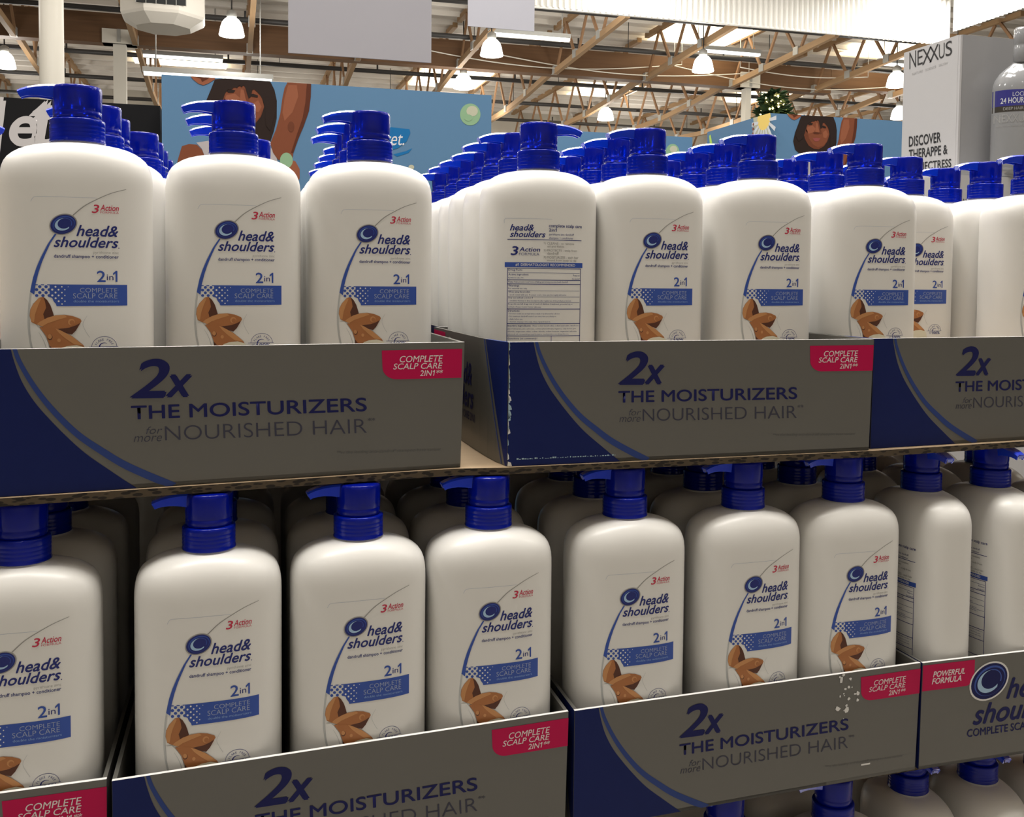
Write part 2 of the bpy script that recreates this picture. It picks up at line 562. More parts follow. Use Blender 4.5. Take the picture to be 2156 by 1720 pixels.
    A.stripe(ins, 2.6, 0.6, NAVY, 2, 24)
    for k, ch in enumerate('FLAKE FREE'):
        if ch == ' ':
            continue
        t = R(22 + 136 * k / 9)
        vs, fs = text_mesh(ch, 0.0, 0.0, 2)
        px, py = cx - 16.4 * math.cos(t), cy - 14.2 * math.sin(t)
        rot = t - PI / 2
        vv = [((x - 0.3) * 6.0, -(y - 0.35) * 6.0) for x, y in vs]
        A.raw([(px + x * math.cos(rot) - y * math.sin(rot), py + x * math.sin(rot) + y * math.cos(rot)) for x, y in vv], fs, NAVY, 2)
    A.text('100%', 380 + 1325 / 8.29, 380 + 1575 / 8.29, 560 + 1345 / 8.29, 560 + 1408 / 8.29, NAVY, 2, 0.02)
    A.text('UP', 380 + 1255 / 8.29, 380 + 1305 / 8.29, 560 + 1350 / 8.29, 560 + 1376 / 8.29, NAVY, 2)
    A.text('TO', 380 + 1255 / 8.29, 380 + 1305 / 8.29, 560 + 1381 / 8.29, 560 + 1408 / 8.29, NAVY, 2)
    # top edge of the clear film
    A.stripe([(420, 441), (424, 434), (432, 431.5), (470, 431), (540, 431)], 0.5, 0.5, PALE, 1)
    mb = MB()
    A.into(mb, lambda x, zz, l: (x, front_y(x, zz) - 0.00012 - 0.00005 * l, zz), 0, 0.005)
    return mb


def back_label():
    ox = lambda x: 1000 + x / 5.733
    oy = lambda y: 440 + y / 5.733
    A = Art(lambda px, py: ((px - 1149.5) * 0.000439, 0.2035 - (py - 465) * 0.000419))

    def T(s, x0, x1, y0, y1, mi=NAVY, **k):
        A.text(s, ox(x0), ox(x1), oy(y0), oy(y1), mi, 2, **k)
    T('head&', 405, 680, 172, 247, bold=0.018, shear=0.32)
    T('shoulders', 405, 820, 256, 326, bold=0.018, shear=0.32)
    T('complete scalp care', 862, 1280, 163, 213, bold=0.014)
    T('2in1', 862, 957, 215, 252, bold=0.012)
    T('pyrithione zinc dandruff', 865, 1175, 274, 307)
    T('shampoo + conditioner', 865, 1168, 318, 350)
    A.rect(ox(378), ox(1278), oy(352), oy(360), NAVY, 1)
    T('3', 418, 498, 440, 545, bold=0.02, shear=0.15)
    T('Action', 512, 757, 448, 500, bold=0.014, shear=0.15)
    T('FORMULA', 508, 748, 515, 548, bold=-0.006)
    for s, x0, x1, y0, y1 in (('1)', 800, 825, 385, 414), ('CLEANS - to remove', 842, 1178, 384, 412), ('oil and flakes', 845, 1052, 422, 447), ('2)', 800, 830, 470, 500), ('PROTECTS - scalp from', 842, 1218, 470, 503),
                              ('dandruff', 845, 985, 503, 533), ('3)', 800, 830, 553, 585), ('MOISTURIZES - each hair', 842, 1238, 553, 582), ('strand from scalp to tip', 842, 1210, 592, 622)):
        T(s, x0, x1, y0, y1, GREY, bold=0.004)
    A.rect(ox(352), ox(1295), oy(632), oy(692), BLUE, 1)
    T('#1 DERMATOLOGIST RECOMMENDED', 470, 1195, 645, 679, WHITE, bold=0.012)
    for x in (377, 1266):
        A.rect(ox(x), ox(x + 7), oy(702), oy(1760), NAVY, 1)
    for y, x0, x1, t in ((702, 377, 1273, 7), (757, 390, 1258, 4), (843, 377, 1273, 8), (892, 377, 1273, 8), (976, 390, 1258, 4), (1050, 390, 1258, 4), (1119, 390, 1258, 4), (1196, 377, 1273, 8), (1376, 377, 1273, 8), (1526, 377, 1273, 8), (1750, 377, 1273, 8)):
        A.rect(ox(x0), ox(x1), oy(y), oy(y + t), NAVY, 1)
    A.rect(ox(900), ox(906), oy(1530), oy(1750), NAVY, 1)
    for s, x0, x1, y0, y1, b in (('Drug Facts', 392, 548, 711, 744, 0.014), ('Active ingredient', 392, 622, 767, 799, 0.014), ('Purpose', 1170, 1258, 775, 804, 0.014), ('Pyrithione zinc 1%', 392, 562, 810, 834, 0), ('Anti-dandruff', 1155, 1258, 818, 838, 0),
                                 ('Uses', 392, 446, 857, 880, 0.014), ('helps prevent recurrence of flaking and itching associated with dandruff.', 455, 1108, 860, 884, 0), ('Warnings', 392, 515, 903, 935, 0.014), ('For external use only.', 392, 608, 942, 963, 0.014),
                                 ('When using this product', 392, 642, 982, 1006, 0.014), ('- avoid contact with eyes. If contact occurs, rinse eyes thoroughly with water.', 396, 1090, 1018, 1042, 0), ('Stop use and ask a doctor if', 392, 675, 1054, 1077, 0.014),
                                 ('- condition worsens or does not improve after regular use of this product as directed.', 396, 1150, 1090, 1113, 0), ('Keep this and all drugs out of reach of children.', 392, 878, 1130, 1153, 0.014), ('If swallowed, get medical help or', 888, 1168, 1131, 1155, 0),
                                 ('contact a Poison Control Center right away.', 392, 777, 1166, 1188, 0), ('Directions', 392, 520, 1208, 1236, 0.014), ('- for best results use at least twice a week or as directed by a doctor.', 396, 1008, 1248, 1270, 0),
                                 ('- for maximum dandruff control, use every time you shampoo.', 396, 965, 1281, 1303, 0), ('- shake before use.', 396, 558, 1313, 1333, 0), ('- wet hair, massage onto scalp, rinse, repeat if desired.', 396, 890, 1347, 1368, 0),
                                 ('Inactive ingredients', 388, 652, 1392, 1422, 0.014), ('Water, sodium laureth sulfate, sodium lauryl sulfate, dimethicone', 672, 1250, 1397, 1418, 0),
                                 ('glycol distearate, zinc carbonate, sodium xylenesulfonate, fragrance, cetyl alcohol, guar', 388, 1218, 1434, 1454, 0), ('chloride, magnesium sulfate, sodium chloride, sodium benzoate, magnesium carbonate', 388, 1225, 1466, 1487, 0),
                                 ('almond oil, cocamidopropyl betaine, methylchloroisothiazolinone', 388, 1120, 1499, 1520, 0), ('Questions (or comments)?', 388, 733, 1548, 1576, 0.014)):
        T(s, x0, x1, y0, y1, NAVY, bold=b, res=1)
    A.stripe([(ox(345), oy(160)), (ox(350), oy(110)), (ox(420), oy(100)), (ox(900), oy(103))], 0.5, 0.5, PALE, 1)
    mb = MB()
    # seen from behind the bottle: turned half round about its axis
    A.into(mb, lambda x, zz, l: (-x, -front_y(x, zz) + 0.00012 + 0.00005 * l, zz), 0, 0.005)
    return mb


def collar_mesh():
    mb = MB()
    p = [(0.0182, 0.2528), (0.0199, 0.2529), (0.0201, 0.2536), (0.0197, 0.2543)]
    for k in range(4):
        z = 0.2556 + k * 0.0030
        p += [(0.0197, z), (0.01960, z + 0.0004), (0.01960, z + 0.0009), (0.0197, z + 0.0013)]
    p += [(0.0197, 0.2690), (0.0194, 0.2699), (0.0186, 0.2704), (0.0150, 0.2706)]
    mb.lathe(p, 40)
    return mb


def head_mesh():
    mb = MB()
    mb.lathe([(0.0166, 0.2706), (0.0172, 0.2712), (0.0173, 0.2760), (0.01705, 0.2764), (0.0172, 0.2768), (0.0175, 0.2800), (0.0176, 0.2925), (0.0173, 0.2943), (0.0166, 0.2952), (0.0140, 0.2957), (0.0060, 0.2959)], 40)
    return mb


def nozzle_mesh():
    """Spout that leaves the head toward -X and droops to an open tip."""
    mb = MB()
    secs = []
    for x, zt, h, wd in ((-0.0100, 0.2957, 0.0110, 0.0150), (-0.0160, 0.2957, 0.0102, 0.0142), (-0.0220, 0.2954, 0.0090, 0.0132), (-0.0280, 0.2946, 0.0078, 0.0122), (-0.0340, 0.2932, 0.0068, 0.0112), (-0.0385, 0.2915, 0.0060, 0.0104), (-0.0410, 0.2903, 0.0057, 0.0100)):
        zb = zt - h
        dx = 0.0022 * max(0, (-x - 0.03) / 0.011)
        secs.append([(x, -wd / 2, zt - 0.0015), (x, -wd / 2 + 0.0015, zt), (x, wd / 2 - 0.0015, zt), (x, wd / 2, zt - 0.0015),
                     (x + dx, wd / 2 - 0.0008, zb), (x + dx, wd / 2 - 0.0022, zb), (x + dx, wd / 2 - 0.0030, zb + h * 0.55), (x + dx, -wd / 2 + 0.0030, zb + h * 0.55), (x + dx, -wd / 2 + 0.0022, zb), (x + dx, -wd / 2 + 0.0008, zb)])
    n = len(secs[0])
    vs = [p for s in secs for p in s]
    fs = []
    for i in range(len(secs) - 1):
        for k in range(n):
            fs.append((i * n + k, (i + 1) * n + k, (i + 1) * n + (k + 1) % n, i * n + (k + 1) % n))
    mb.add(vs, fs, 0, False)
    l = (len(secs) - 1) * n
    mb.add([vs[l + k] for k in range(n)], [tuple(reversed(range(n)))], 0)
    # paler open mouth at the tip
    x = -0.0412
    mb.add([(x, -0.0030, 0.2892), (x, 0.0030, 0.2892), (x + 0.0012, 0.0028, 0.2860), (x + 0.0012, -0.0028, 0.2860)], [(3, 2, 1, 0)], 1)
    return mb


proto = empty('shampoo_bottle', (0, 0, 0))
o_body = body_mesh().build('body', m_body, proto)
o_collar = collar_mesh().build('collar', m_collar, proto)
o_head = head_mesh().build('pump_head', m_cap, proto)
o_noz = nozzle_mesh().build('nozzle', [m_noz, m_outlet], o_head)
o_front = front_label().build('front_label', LABEL_M, None)
o_back = back_label().build('back_label', LABEL_M, None)
o_front['label'] = 'front print with swirl emblem and almonds'
o_back['label'] = 'back print with drug facts table'
_used = [False]


def bottle(x, y, z, rz, label, group, front=False, back=False):
    if not _used[0]:
        o = proto
        _used[0] = True
    else:
        o = bpy.data.objects.new('shampoo_bottle', None)
        o.empty_display_size = 0.05
        COL.objects.link(o)
        for src in (o_body, o_collar):
            c = src.copy()
            COL.objects.link(c)
            c.parent = o
        h = o_head.copy()
        COL.objects.link(h)
        h.parent = o
        c = o_noz.copy()
        COL.objects.link(c)
        c.parent = h
    o.location = (x, y, z)
    o.rotation_euler = (0, 0, rz)
    tag(o, label, 'bottle', group)
    for want, src in ((front, o_front), (back, o_back)):
        if want:
            c = src.copy()
            COL.objects.link(c)
            c.parent = o
    return o


# ------------------------------------------------------------------ trays
TW, TH, TT = 0.35, 0.104, 0.003


def homography(src, dst):
    A = []
    for (x, y), (u, v) in zip(src, dst):
        A.append([x, y, 1, 0, 0, 0, -u * x, -u * y, -u])
        A.append([0, 0, 0, x, y, 1, -v * x, -v * y, -v])
    h = np.linalg.svd(np.array(A, float))[2][-1].reshape(3, 3)

    def f(x, y):
        p = h @ np.array([x, y, 1.0])
        return (p[0] / p[2], p[1] / p[2])
    return f


def front_art(scuffed=False):
    A = Art(homography([(1066, 712), (1838, 712), (1823, 945), (1067, 987)], [(0, TH), (TW, TH), (TW, 0), (0, 0)]))
    edge = spline([(1121, 709), (1126, 735), (1137, 773), (1155, 810), (1177, 842), (1204, 876), (1233, 908), (1268, 938), (1312, 974)], 32)
    A.poly([(1066.5, 709)] + edge + [(1067, 987)], TBLUE, 1)
    A.stripe([(1127, 709), (1134, 735), (1151, 773), (1171, 808), (1196, 843), (1224, 875), (1256, 902), (1300, 934), (1372, 972)], 6.5, 14, TBLUE2, 1, 40)
    A.text('2', 1309, 1369, 736.5, 806, TNAVY, 2, 0.02, 0.25, 8)
    A.text('x', 1365, 1405, 767, 804.5, TNAVY, 2, 0.03, 0.25, 8)
    A.text('THE MOISTURIZERS', 1308, 1681, 822, 847, TNAVY, 2, 0.012, 0, 6, -0.0225)
    A.text('NOURISHED HAIR', 1360, 1680, 860.5, 887, TGREY, 2, -0.012, 0, 6, -0.025)
    A.text('**', 1682, 1694, 851, 857, TGREY, 2, 0.0)
    A.text('for', 1330, 1356, 861, 874.5, TGREY, 2, -0.01, 0.3, 4, -0.02)
    A.text('more', 1310, 1355, 878.5, 889, TGREY, 2, -0.01, 0.3, 4, -0.02)
    A.text('**vs the leading anti-dandruff shampoo base variant', 1631, 1797, 911, 919, TFOOT, 2, -0.01, 0.3, 2, -0.02)
    c = [(1709 + 22 - 22 * math.cos(t), 780 - 22 + 22 * math.sin(t)) for t in [PI / 2 * k / 8 for k in range(9)]]
    A.poly([(1709, 725.5), (1837.5, 724.5), (1834, 779)] + list(reversed(c)), PINK, 1)
    A.text('COMPLETE', 1737, 1806, 736.5, 748.5, TWHITE, 2, 0.006, 0.25, 3, -0.008)
    A.text('SCALP CARE', 1726, 1805, 750.5, 761.5, TWHITE, 2, 0.006, 0.25, 3, -0.008)
    A.text('2IN1**', 1768, 1805, 763.5, 774.5, TWHITE, 2, 0.006, 0.25, 3, -0.008)
    return A


def side_art():
    """The swirl side of the tray; local x runs along the panel, z up."""
    A = Art()
    c = [(0.0588 - 0.010 + 0.010 * math.cos(t), 0.0764 + 0.010 - 0.010 * math.sin(t)) for t in [PI / 2 * k / 8 for k in range(9)]]
    A.poly([(0.0003, 0.1015), (0.0588, 0.1015)] + c + [(0.0003, 0.0764)], PINK, 1)
    A.text('OUR MOST', 0.0119, 0.0330, 0.0985, 0.0950, PINK, 2, 0.0, 0.25)
    A.text('POWERFUL', 0.0119, 0.0478, 0.0945, 0.0890, TWHITE, 2, 0.02, 0.25)
    A.text('FORMULA', 0.0108, 0.0440, 0.0878, 0.0822, TWHITE, 2, 0.02, 0.25)
    # Art's y grows downward for the emblem, so mirror it in z
    S = Art(lambda a, b: (a, -b))
    swirl(S, 0.0765, -0.0785, 0.0215, 0.0168, R(-22), (TNAVY, TMID, TSKY, EDGE), 2)
    A.p += S.p
    A.text('head&', 0.0980, 0.1720, 0.0785, 0.0585, TNAVY, 2, 0.018, 0.32, 6)
    A.text('shoulders', 0.0600, 0.1760, 0.0565, 0.0365, TNAVY, 2, 0.018, 0.32, 6)
    A.text('COMPLETE SCALP CARE 2IN1', 0.0536, 0.1800, 0.0325, 0.0250, TNAVY, 2, 0.012)
    return A


def corner_art(width):
    """Blue corner of the long side, narrowing upward and downward along its inner curve (x measured from the tray's front corner)."""
    A = Art()
    A.poly([(0, 0), (0.004, 0.0), (0.012, 0.02), (0.024, 0.05), (0.036, 0.08), (0.046, TH), (0, TH)], TBLUE, 1)
    A.stripe([(0.010, 0.0), (0.018, 0.02), (0.030, 0.05), (0.041, 0.08), (0.050, TH)], 0.0016, 0.0024, TBLUE2, 1)
    return A


def tray(name, x, y, z, rz, label, depth=0.345, width=TW, art='front', side_skew=0.0, bulge=0.0, fl=0.004, group='silver display trays', scuffed=False, peeled=False):
    t = empty(name, (x, y, z), rz)
    tag(t, label, 'tray', group)
    lean = 0.003

    def P(u, v, zz, out=0.0):
        """u along the front 0..width, v depth 0..depth, with the sides running off at the skew."""
        k = zz / TH
        bl = bulge * (1 - math.exp(-v / 0.03)) * (0.75 + 0.25 * k) if v > 0 and u < 0.01 else 0.0
        return (u - bl + v * math.sin(side_skew) + fl * k * (2 * u / width - 1), v * math.cos(side_skew) - lean * k * (1 - 2 * v / depth) - out, zz)
    # floor of the tray
    mb = MB()
    mb.hexa([P(0, 0, 0), P(width, 0, 0), P(width, depth, 0), P(0, depth, 0), P(0, 0, 0.003), P(width, 0, 0.003), P(width, depth, 0.003), P(0, depth, 0.003)], FOIL, [KRAFT, KRAFT, FOIL, FOIL, FOIL, FOIL])
    mb.build('tray_floor', TRAY_M, t)
    # front panel with its print
    mb = MB()
    mb.hexa([P(0, 0, 0), P(width, 0, 0), P(width, TT, 0), P(0, TT, 0), P(0, 0, TH), P(width, 0, TH), P(width, TT, TH), P(0, TT, TH)], FOIL, [KRAFT, EDGE, FOIL, FOIL, EDGE, FOIL])
    A = front_art() if art == 'front' else side_art()
    if scuffed:
        rnd = random.Random(3)
        S = Art()
        for k in range(26):
            zz = 0.004 + 0.096 * rnd.random()
            wd = 0.0006 + (0.0028 if 0.02 < zz < 0.055 else 0.0008) * rnd.random()
            S.poly([(0.0002, zz), (0.0002 + wd, zz + 0.001), (0.0002 + wd * 0.7, zz + 0.004), (0.0002, zz + 0.006)], SCUFF if k % 3 else EDGE, 3)
        for k in range(40):
            u = 0.008 + 0.09 * k / 40
            S.rect(u, u + 0.0016 * rnd.random() + 0.0004, 0.0052, 0.0052 + 0.0010 * rnd.random() + 0.0003, SCUFF, 3)
        S.poly([(0.0, 0.0), (0.004, 0.0), (0.003, 0.003), (0.0005, 0.004)], EDGE, 3)
        A.p += S.p
    if peeled:
        rnd = random.Random(5)
        S = Art()
        for k in range(22):
            u = 0.266 + 0.018 * rnd.gauss(0, 0.32)
            zz = 0.086 + 0.040 * rnd.gauss(0, 0.32)
            r = 0.0004 + 0.0022 * rnd.random()
            S.poly([(u + r * (0.6 + rnd.random()) * math.cos(a), min(zz + r * (0.6 + rnd.random()) * math.sin(a), TH)) for a in [k2 * PI / 3 for k2 in range(6)]], EDGE, 3)
        S.rect(0.288, 0.298, 0.013, 0.0146, EDGE, 3)
        A.p += S.p
    A.into(mb, lambda u, zz, l: P(u, 0, min(max(zz, 0), TH), 0.0002 + 0.00005 * l), 0)
    mb.build('front_panel', TRAY_M, t)
    # sides and back
    for s in (0, 1):
        mb = MB()
        u0, u1 = (0, TT) if s == 0 else (width - TT, width)
        vst = [TT, 0.012, 0.025, 0.045, 0.07, 0.1, 0.14, 0.18, 0.22, depth] if bulge and s == 0 else [TT, depth]
        for va, vb in zip(vst[:-1], vst[1:]):
            mb.hexa([P(u0, va, 0), P(u1, va, 0), P(u1, vb, 0), P(u0, vb, 0), P(u0, va, TH), P(u1, va, TH), P(u1, vb, TH), P(u0, vb, TH)], FOIL, [KRAFT, TBLUE2 if vb < 0.05 else FOIL, FOIL, FOIL, FOIL, FOIL])
        if s == 0:
            B = side_art()
            B.p = [([(depth - a, b) for a, b in vs], fs, mi, l) for vs, fs, mi, l in B.p]
            # seen from outside the panel runs from the back corner to the front corner
            D = Art()
            D.p = [(vs, fs, mi, l) for vs, fs, mi, l in B.p] + corner_art(0.05).p
            D.into(mb, lambda v, zz, l: tuple(np.array(P(0, max(v, 0.0005), min(max(zz, 0), TH))) + np.array((-0.0002 - 0.00005 * l, 0, 0))), 0, 0.01 if bulge else None)
        mb.build('side_panel', TRAY_M, t)
    mb = MB()
    mb.hexa([P(TT, depth - TT, 0), P(width - TT, depth - TT, 0), P(width - TT, depth, 0), P(TT, depth, 0), P(TT, depth - TT, TH), P(width - TT, depth - TT, TH), P(width - TT, depth, TH), P(TT, depth, TH)], FOIL, [KRAFT, FOIL, FOIL, FOIL, FOIL, FOIL])
    mb.build('back_panel', TRAY_M, t)
    return t


ZL = ZU - 0.3067
Z3 = ZL - 0.3067
U1 = (-0.38894, -0.03038, R(5.886))
U2 = (0.0, 0.0, 0.0)
U3 = (0.35673, 0.00724, R(3.704))
LZ = (-0.65852, -0.05588, R(1.875))
LA = (-0.30294, -0.04846, R(4.09))
LB = (0.05356, -0.02387, R(2.458))
LC = (0.40696, -0.00982, 0.0)
SK1, SK2, SK3 = R(6.5), R(0.3), R(3.7)
SKZ, SKA, SKB = R(3.1), R(5.3), R(3.7)
DU1, DU2, DU3 = 0.257, 0.265, 0.273


def place(base, lx, ly, skew=0.0):
    x, y, a = base
    lx, ly = lx + ly * math.sin(skew), ly * math.cos(skew)
    return (x + lx * math.cos(a) - ly * math.sin(a), y + lx * math.sin(a) + ly * math.cos(a))


def behind(base, depth, skew, dx=0.0):
    return (*place(base, dx, depth + 0.0085, skew), base[2])


U1b, U2b, U3b = behind(U1, DU1, SK1, 0.014), behind(U2, DU2, SK2), behind(U3, DU3, SK3, 0.008)
U1c, U2c = behind(U1b, 0.225, SK1), behind(U2b, 0.225, SK2)
tray('shampoo_tray', *U1[:2], ZU, U1[2], 'upper silver tray with gap beside it and unscuffed blue end', side_skew=SK1, width=0.352, depth=DU1, bulge=0.012, fl=0.002)
tray('shampoo_tray', *U2[:2], ZU, U2[2], 'upper silver tray with worn blue corner and scuffed bottom edge', scuffed=True, side_skew=SK2, bulge=0.010, depth=DU2, fl=0.0004)
tray('shampoo_tray', *U3[:2], ZU, U3[2], 'upper silver tray with one front bottle missing, cut by picture edge', side_skew=SK3, bulge=0.002, depth=DU3, fl=0.001)
tray('shampoo_tray', *U1b[:2], ZU, U1b[2], 'silver tray behind the upper tray with unscuffed blue end', side_skew=SK1, depth=0.225)
tray('shampoo_tray', *U2b[:2], ZU, U2b[2], 'silver tray behind the upper tray with scuffed blue corner', side_skew=SK2, depth=0.225)
tray('shampoo_tray', *U3b[:2], ZU, U3b[2], 'silver tray behind the upper tray missing a bottle', side_skew=SK3, depth=0.225)
tray('shampoo_tray', *U1c[:2], ZU, U1c[2], 'third silver tray back along the unscuffed tray', side_skew=SK1, depth=0.225)
tray('shampoo_tray', *U2c[:2], ZU, U2c[2], 'third silver tray back along the scuffed tray', side_skew=SK2, depth=0.225)
tray('shampoo_tray', *LZ[:2], ZL, LZ[2], 'lower tray showing only its pink corner, cut by the picture edge', side_skew=SKZ, fl=0.001)
tray('shampoo_tray', *LA[:2], ZL, LA[2], 'lower silver tray cut by bottom edge, under the gap', side_skew=SKA, fl=0.001)
tray('shampoo_tray', *LB[:2], ZL, LB[2], 'lower silver tray with white peeled patches on its front', peeled=True, side_skew=SKB, fl=0.001)
tray('shampoo_tray', *LC[:2], ZL, LC[2], 'lower silver tray turned sideways, swirl emblem on its front', depth=0.37, width=0.348, art='side', fl=0.001, side_skew=R(1.2))
tray('shampoo_tray', 0.045, -0.03, Z3, 0.0, 'bottom tier silver tray below the peeled tray', fl=0.001)
tray('shampoo_tray', 0.404, -0.012, Z3, 0.0, 'bottom tier silver tray below the sideways tray', depth=0.37, width=0.348, art='side', fl=0.001)


ORD = ['front', 'second', 'third', 'fourth', 'fifth', 'sixth', 'seventh', 'eighth']
PYU, PYL = 0.0695, 0.085
jit = random.Random(11)


def rows(base, lxs, ly, z, n, pitch, skew, cols, trayname, yaw, group, skip=(), back=(), first=0, pull=None):
    """Columns lxs (measured at the first row), n rows deep in one tray's own directions."""
    for c, lx in enumerate(lxs):
        for r in range(n):
            k = r + first
            if (c, k) in skip:
                continue
            v = ly + pitch * r - (pull or {}).get((c, k), 0.0)
            x, y = place(base, lx - ly * math.sin(skew) - ((pull or {}).get((c, k), 0.0)) * 0.23, v, skew)
            rev = (c, k) in back
            rz = yaw + R(jit.uniform(-1.5, 1.5)) + (PI if rev else 0)
            if k == 0:
                lab = f'white pump bottle in front row of {trayname}, {cols[c]}' + (', back label showing' if rev else '')
            else:
                lab = f'white pump bottle in {ORD[k]} row of {trayname}, {cols[c]}'
            bottle(x, y, z + 0.0035, rz, lab, group, front=(not rev and k <= 1), back=rev)


G_UP, G_LO, G_BT = 'shampoo bottles in the upper trays', 'shampoo bottles in the lower trays', 'shampoo bottles in the bottom tier'
C1, C2, C3 = ('cut-off end', 'middle', 'gap end'), ('gap end', 'middle', 'far end'), ('scuffed tray end', 'middle', 'outer end')
N1, N2, N3 = 'unscuffed upper tray', 'scuffed upper tray', 'cut-off upper tray'
X1, X2, X3 = (0.0690, 0.1795, 0.2937), (0.0515, 0.1598, 0.2775), (0.0620, 0.1710, 0.2870)
BK = 0.0375
rows(U1, X1, 0.0791, ZU, 3, PYU, SK1, C1, N1, R(4.0), G_UP, pull={(0, 0): 0.020})
rows(U1b, X1, BK, ZU, 3, PYU, SK1, C1, N1, R(4.0), G_UP, first=3)
rows(U1c, X1, BK, ZU, 1, PYU, SK1, C1, N1, R(4.0), G_UP, first=6)
rows(U2, X2, 0.0870, ZU, 3, PYU, SK2, C2, N2, R(1.0), G_UP, back={(0, 0)})
rows(U2b, [x + 0.006 for x in X2], BK, ZU, 3, PYU, SK2, C2, N2, R(1.0), G_UP, first=3)
rows(U2c, [x + 0.006 for x in X2], BK, ZU, 1, PYU, SK2, C2, N2, R(1.0), G_UP, first=6)
rows(U3, X3, 0.0950, ZU, 3, PYU, SK3, C3, N3, R(-2.5), G_UP, skip={(1, 0)})
rows(U3b, X3, BK, ZU, 2, PYU, SK3, C3, N3, R(3.0), G_UP, first=3)
bottle(-0.460, 0.215, ZU + 0.0005, PI + R(20), 'white pump bottle with blue spout turned inward at picture edge, behind unscuffed tray', G_UP)
rows(LZ, (0.1760, 0.2925), 0.0375, ZL, 4, PYL, SKZ, ('added hidden column', 'column in view'), 'cut-off lower tray', R(2.0), G_LO)  # the column out of view is added to block side light
rows(LA, (0.0679, 0.1827, 0.2930), 0.0375, ZL, 4, PYL, SKA, ('cut-off tray end', 'middle', 'peeled tray end'), 'lower tray under the gap', R(3.0), G_LO)
LZb, LAb = (-0.694, 0.335, R(2)), (-0.330, 0.345, R(2))  # unseen trays and bottles added to keep light out between the columns
tray('shampoo_tray', *LZb[:2], ZL, LZb[2], 'unseen tray added to block light behind the cut-off lower tray', depth=0.225, fl=0.001)
tray('shampoo_tray', *LAb[:2], ZL, LAb[2], 'unseen tray added to block light behind the lower tray under the gap', depth=0.225, fl=0.001)
rows(LZb, (0.06, 0.176, 0.29), 0.042, ZL, 2, 0.085, 0.0, ('outer end', 'middle', 'inner end'), 'added deep lower tray by the edge', R(2), G_LO, first=4)
rows(LAb, (0.06, 0.176, 0.29), 0.042, ZL, 2, 0.085, 0.0, ('outer end', 'middle', 'inner end'), 'added deep lower tray under the gap', R(2), G_LO, first=4)
rows(LB, (0.0607, 0.1800, 0.2896), 0.0375, ZL, 4, PYL, SKB, ('gap tray end', 'middle', 'sideways tray end'), 'peeled lower tray', R(2.0), G_LO)
for i, (x, e) in enumerate(((0.4470, 'peeled tray end'), (0.5310, 'middle'), (0.6150, 'cut-off end'))):
    for r in range(3):
        bottle(x + 0.004 * r, 0.0485 + 0.112 * r, ZL + 0.0035, PI / 2 + R(0.8), f'white pump bottle turned side-on in {ORD[r]} row of sideways lower tray, {e}', G_LO, back=(r == 0))
for i, (x, e) in enumerate(((0.103, 'outer end'), (0.217, 'middle'), (0.332, 'side-on bottle end'))):
    for r in range(2):
        bottle(x + 0.002 * r, 0.017 + 0.085 * r, Z3 + 0.0035, R(1), f'white pump bottle in {ORD[r]} row of bottom tier under peeled tray, {e}', G_BT)
for i, (x, e) in enumerate(((0.441, 'inner end'), (0.526, 'middle'), (0.611, 'outer end'))):
    for r in range(2):
        bottle(x, 0.0485 + 0.112 * r, Z3 + 0.0035, PI / 2, f'white pump bottle turned side-on in {ORD[r]} row of bottom tier, {e}', G_BT)


# ------------------------------------------------------------------ slip sheets and pallet
def corrugated():
    m = bpy.data.materials.new('corrugated_edge')
    m.use_nodes = True
    nt = m.node_tree
    b = nt.nodes['Principled BSDF']
    b.inputs['Roughness'].default_value = 0.8
    tc = nt.nodes.new('ShaderNodeTexCoord')
    mp = nt.nodes.new('ShaderNodeMapping')
    mp.inputs['Scale'].default_value = (1, 0, 3.0)
    wv = nt.nodes.new('ShaderNodeTexVoronoi')
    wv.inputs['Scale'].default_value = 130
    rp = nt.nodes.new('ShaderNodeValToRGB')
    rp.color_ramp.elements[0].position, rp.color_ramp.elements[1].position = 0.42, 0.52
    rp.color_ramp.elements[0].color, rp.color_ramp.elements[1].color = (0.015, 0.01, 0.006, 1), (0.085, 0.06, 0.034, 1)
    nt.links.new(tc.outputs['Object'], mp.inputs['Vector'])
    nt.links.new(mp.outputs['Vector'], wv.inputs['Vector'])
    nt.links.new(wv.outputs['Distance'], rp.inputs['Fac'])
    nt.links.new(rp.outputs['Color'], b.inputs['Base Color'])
    return m


m_corr = corrugated()


def sheet(front, back_y, z0, z1, label):
    mb = MB()
    n = len(front)
    x0, x1 = front[0][0], front[-1][0]
    pts = list(front) + [(x1, back_y), (x0, back_y)]
    k = len(pts)
    vs = [(x, y, z1) for x, y in pts] + [(x, y, z0) for x, y in pts]
    tris = tessellate_polygon([[Vector((x, y, 0)) for x, y in pts]])
    mb.add(vs, [tuple(t) if (Vector((*pts[t[1]], 0)) - Vector((*pts[t[0]], 0))).cross(Vector((*pts[t[2]], 0)) - Vector((*pts[t[0]], 0))).z > 0 else tuple(reversed(t)) for t in tris], 0)
    mb.add(vs, [tuple(reversed([i + k for i in t])) if (Vector((*pts[t[1]], 0)) - Vector((*pts[t[0]], 0))).cross(Vector((*pts[t[2]], 0)) - Vector((*pts[t[0]], 0))).z > 0 else tuple(i + k for i in t) for t in tris], 0)
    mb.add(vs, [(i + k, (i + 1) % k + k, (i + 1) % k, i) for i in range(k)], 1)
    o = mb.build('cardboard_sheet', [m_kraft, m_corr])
    return tag(o, label, 'cardboard sheet', 'cardboard sheets between the tiers')


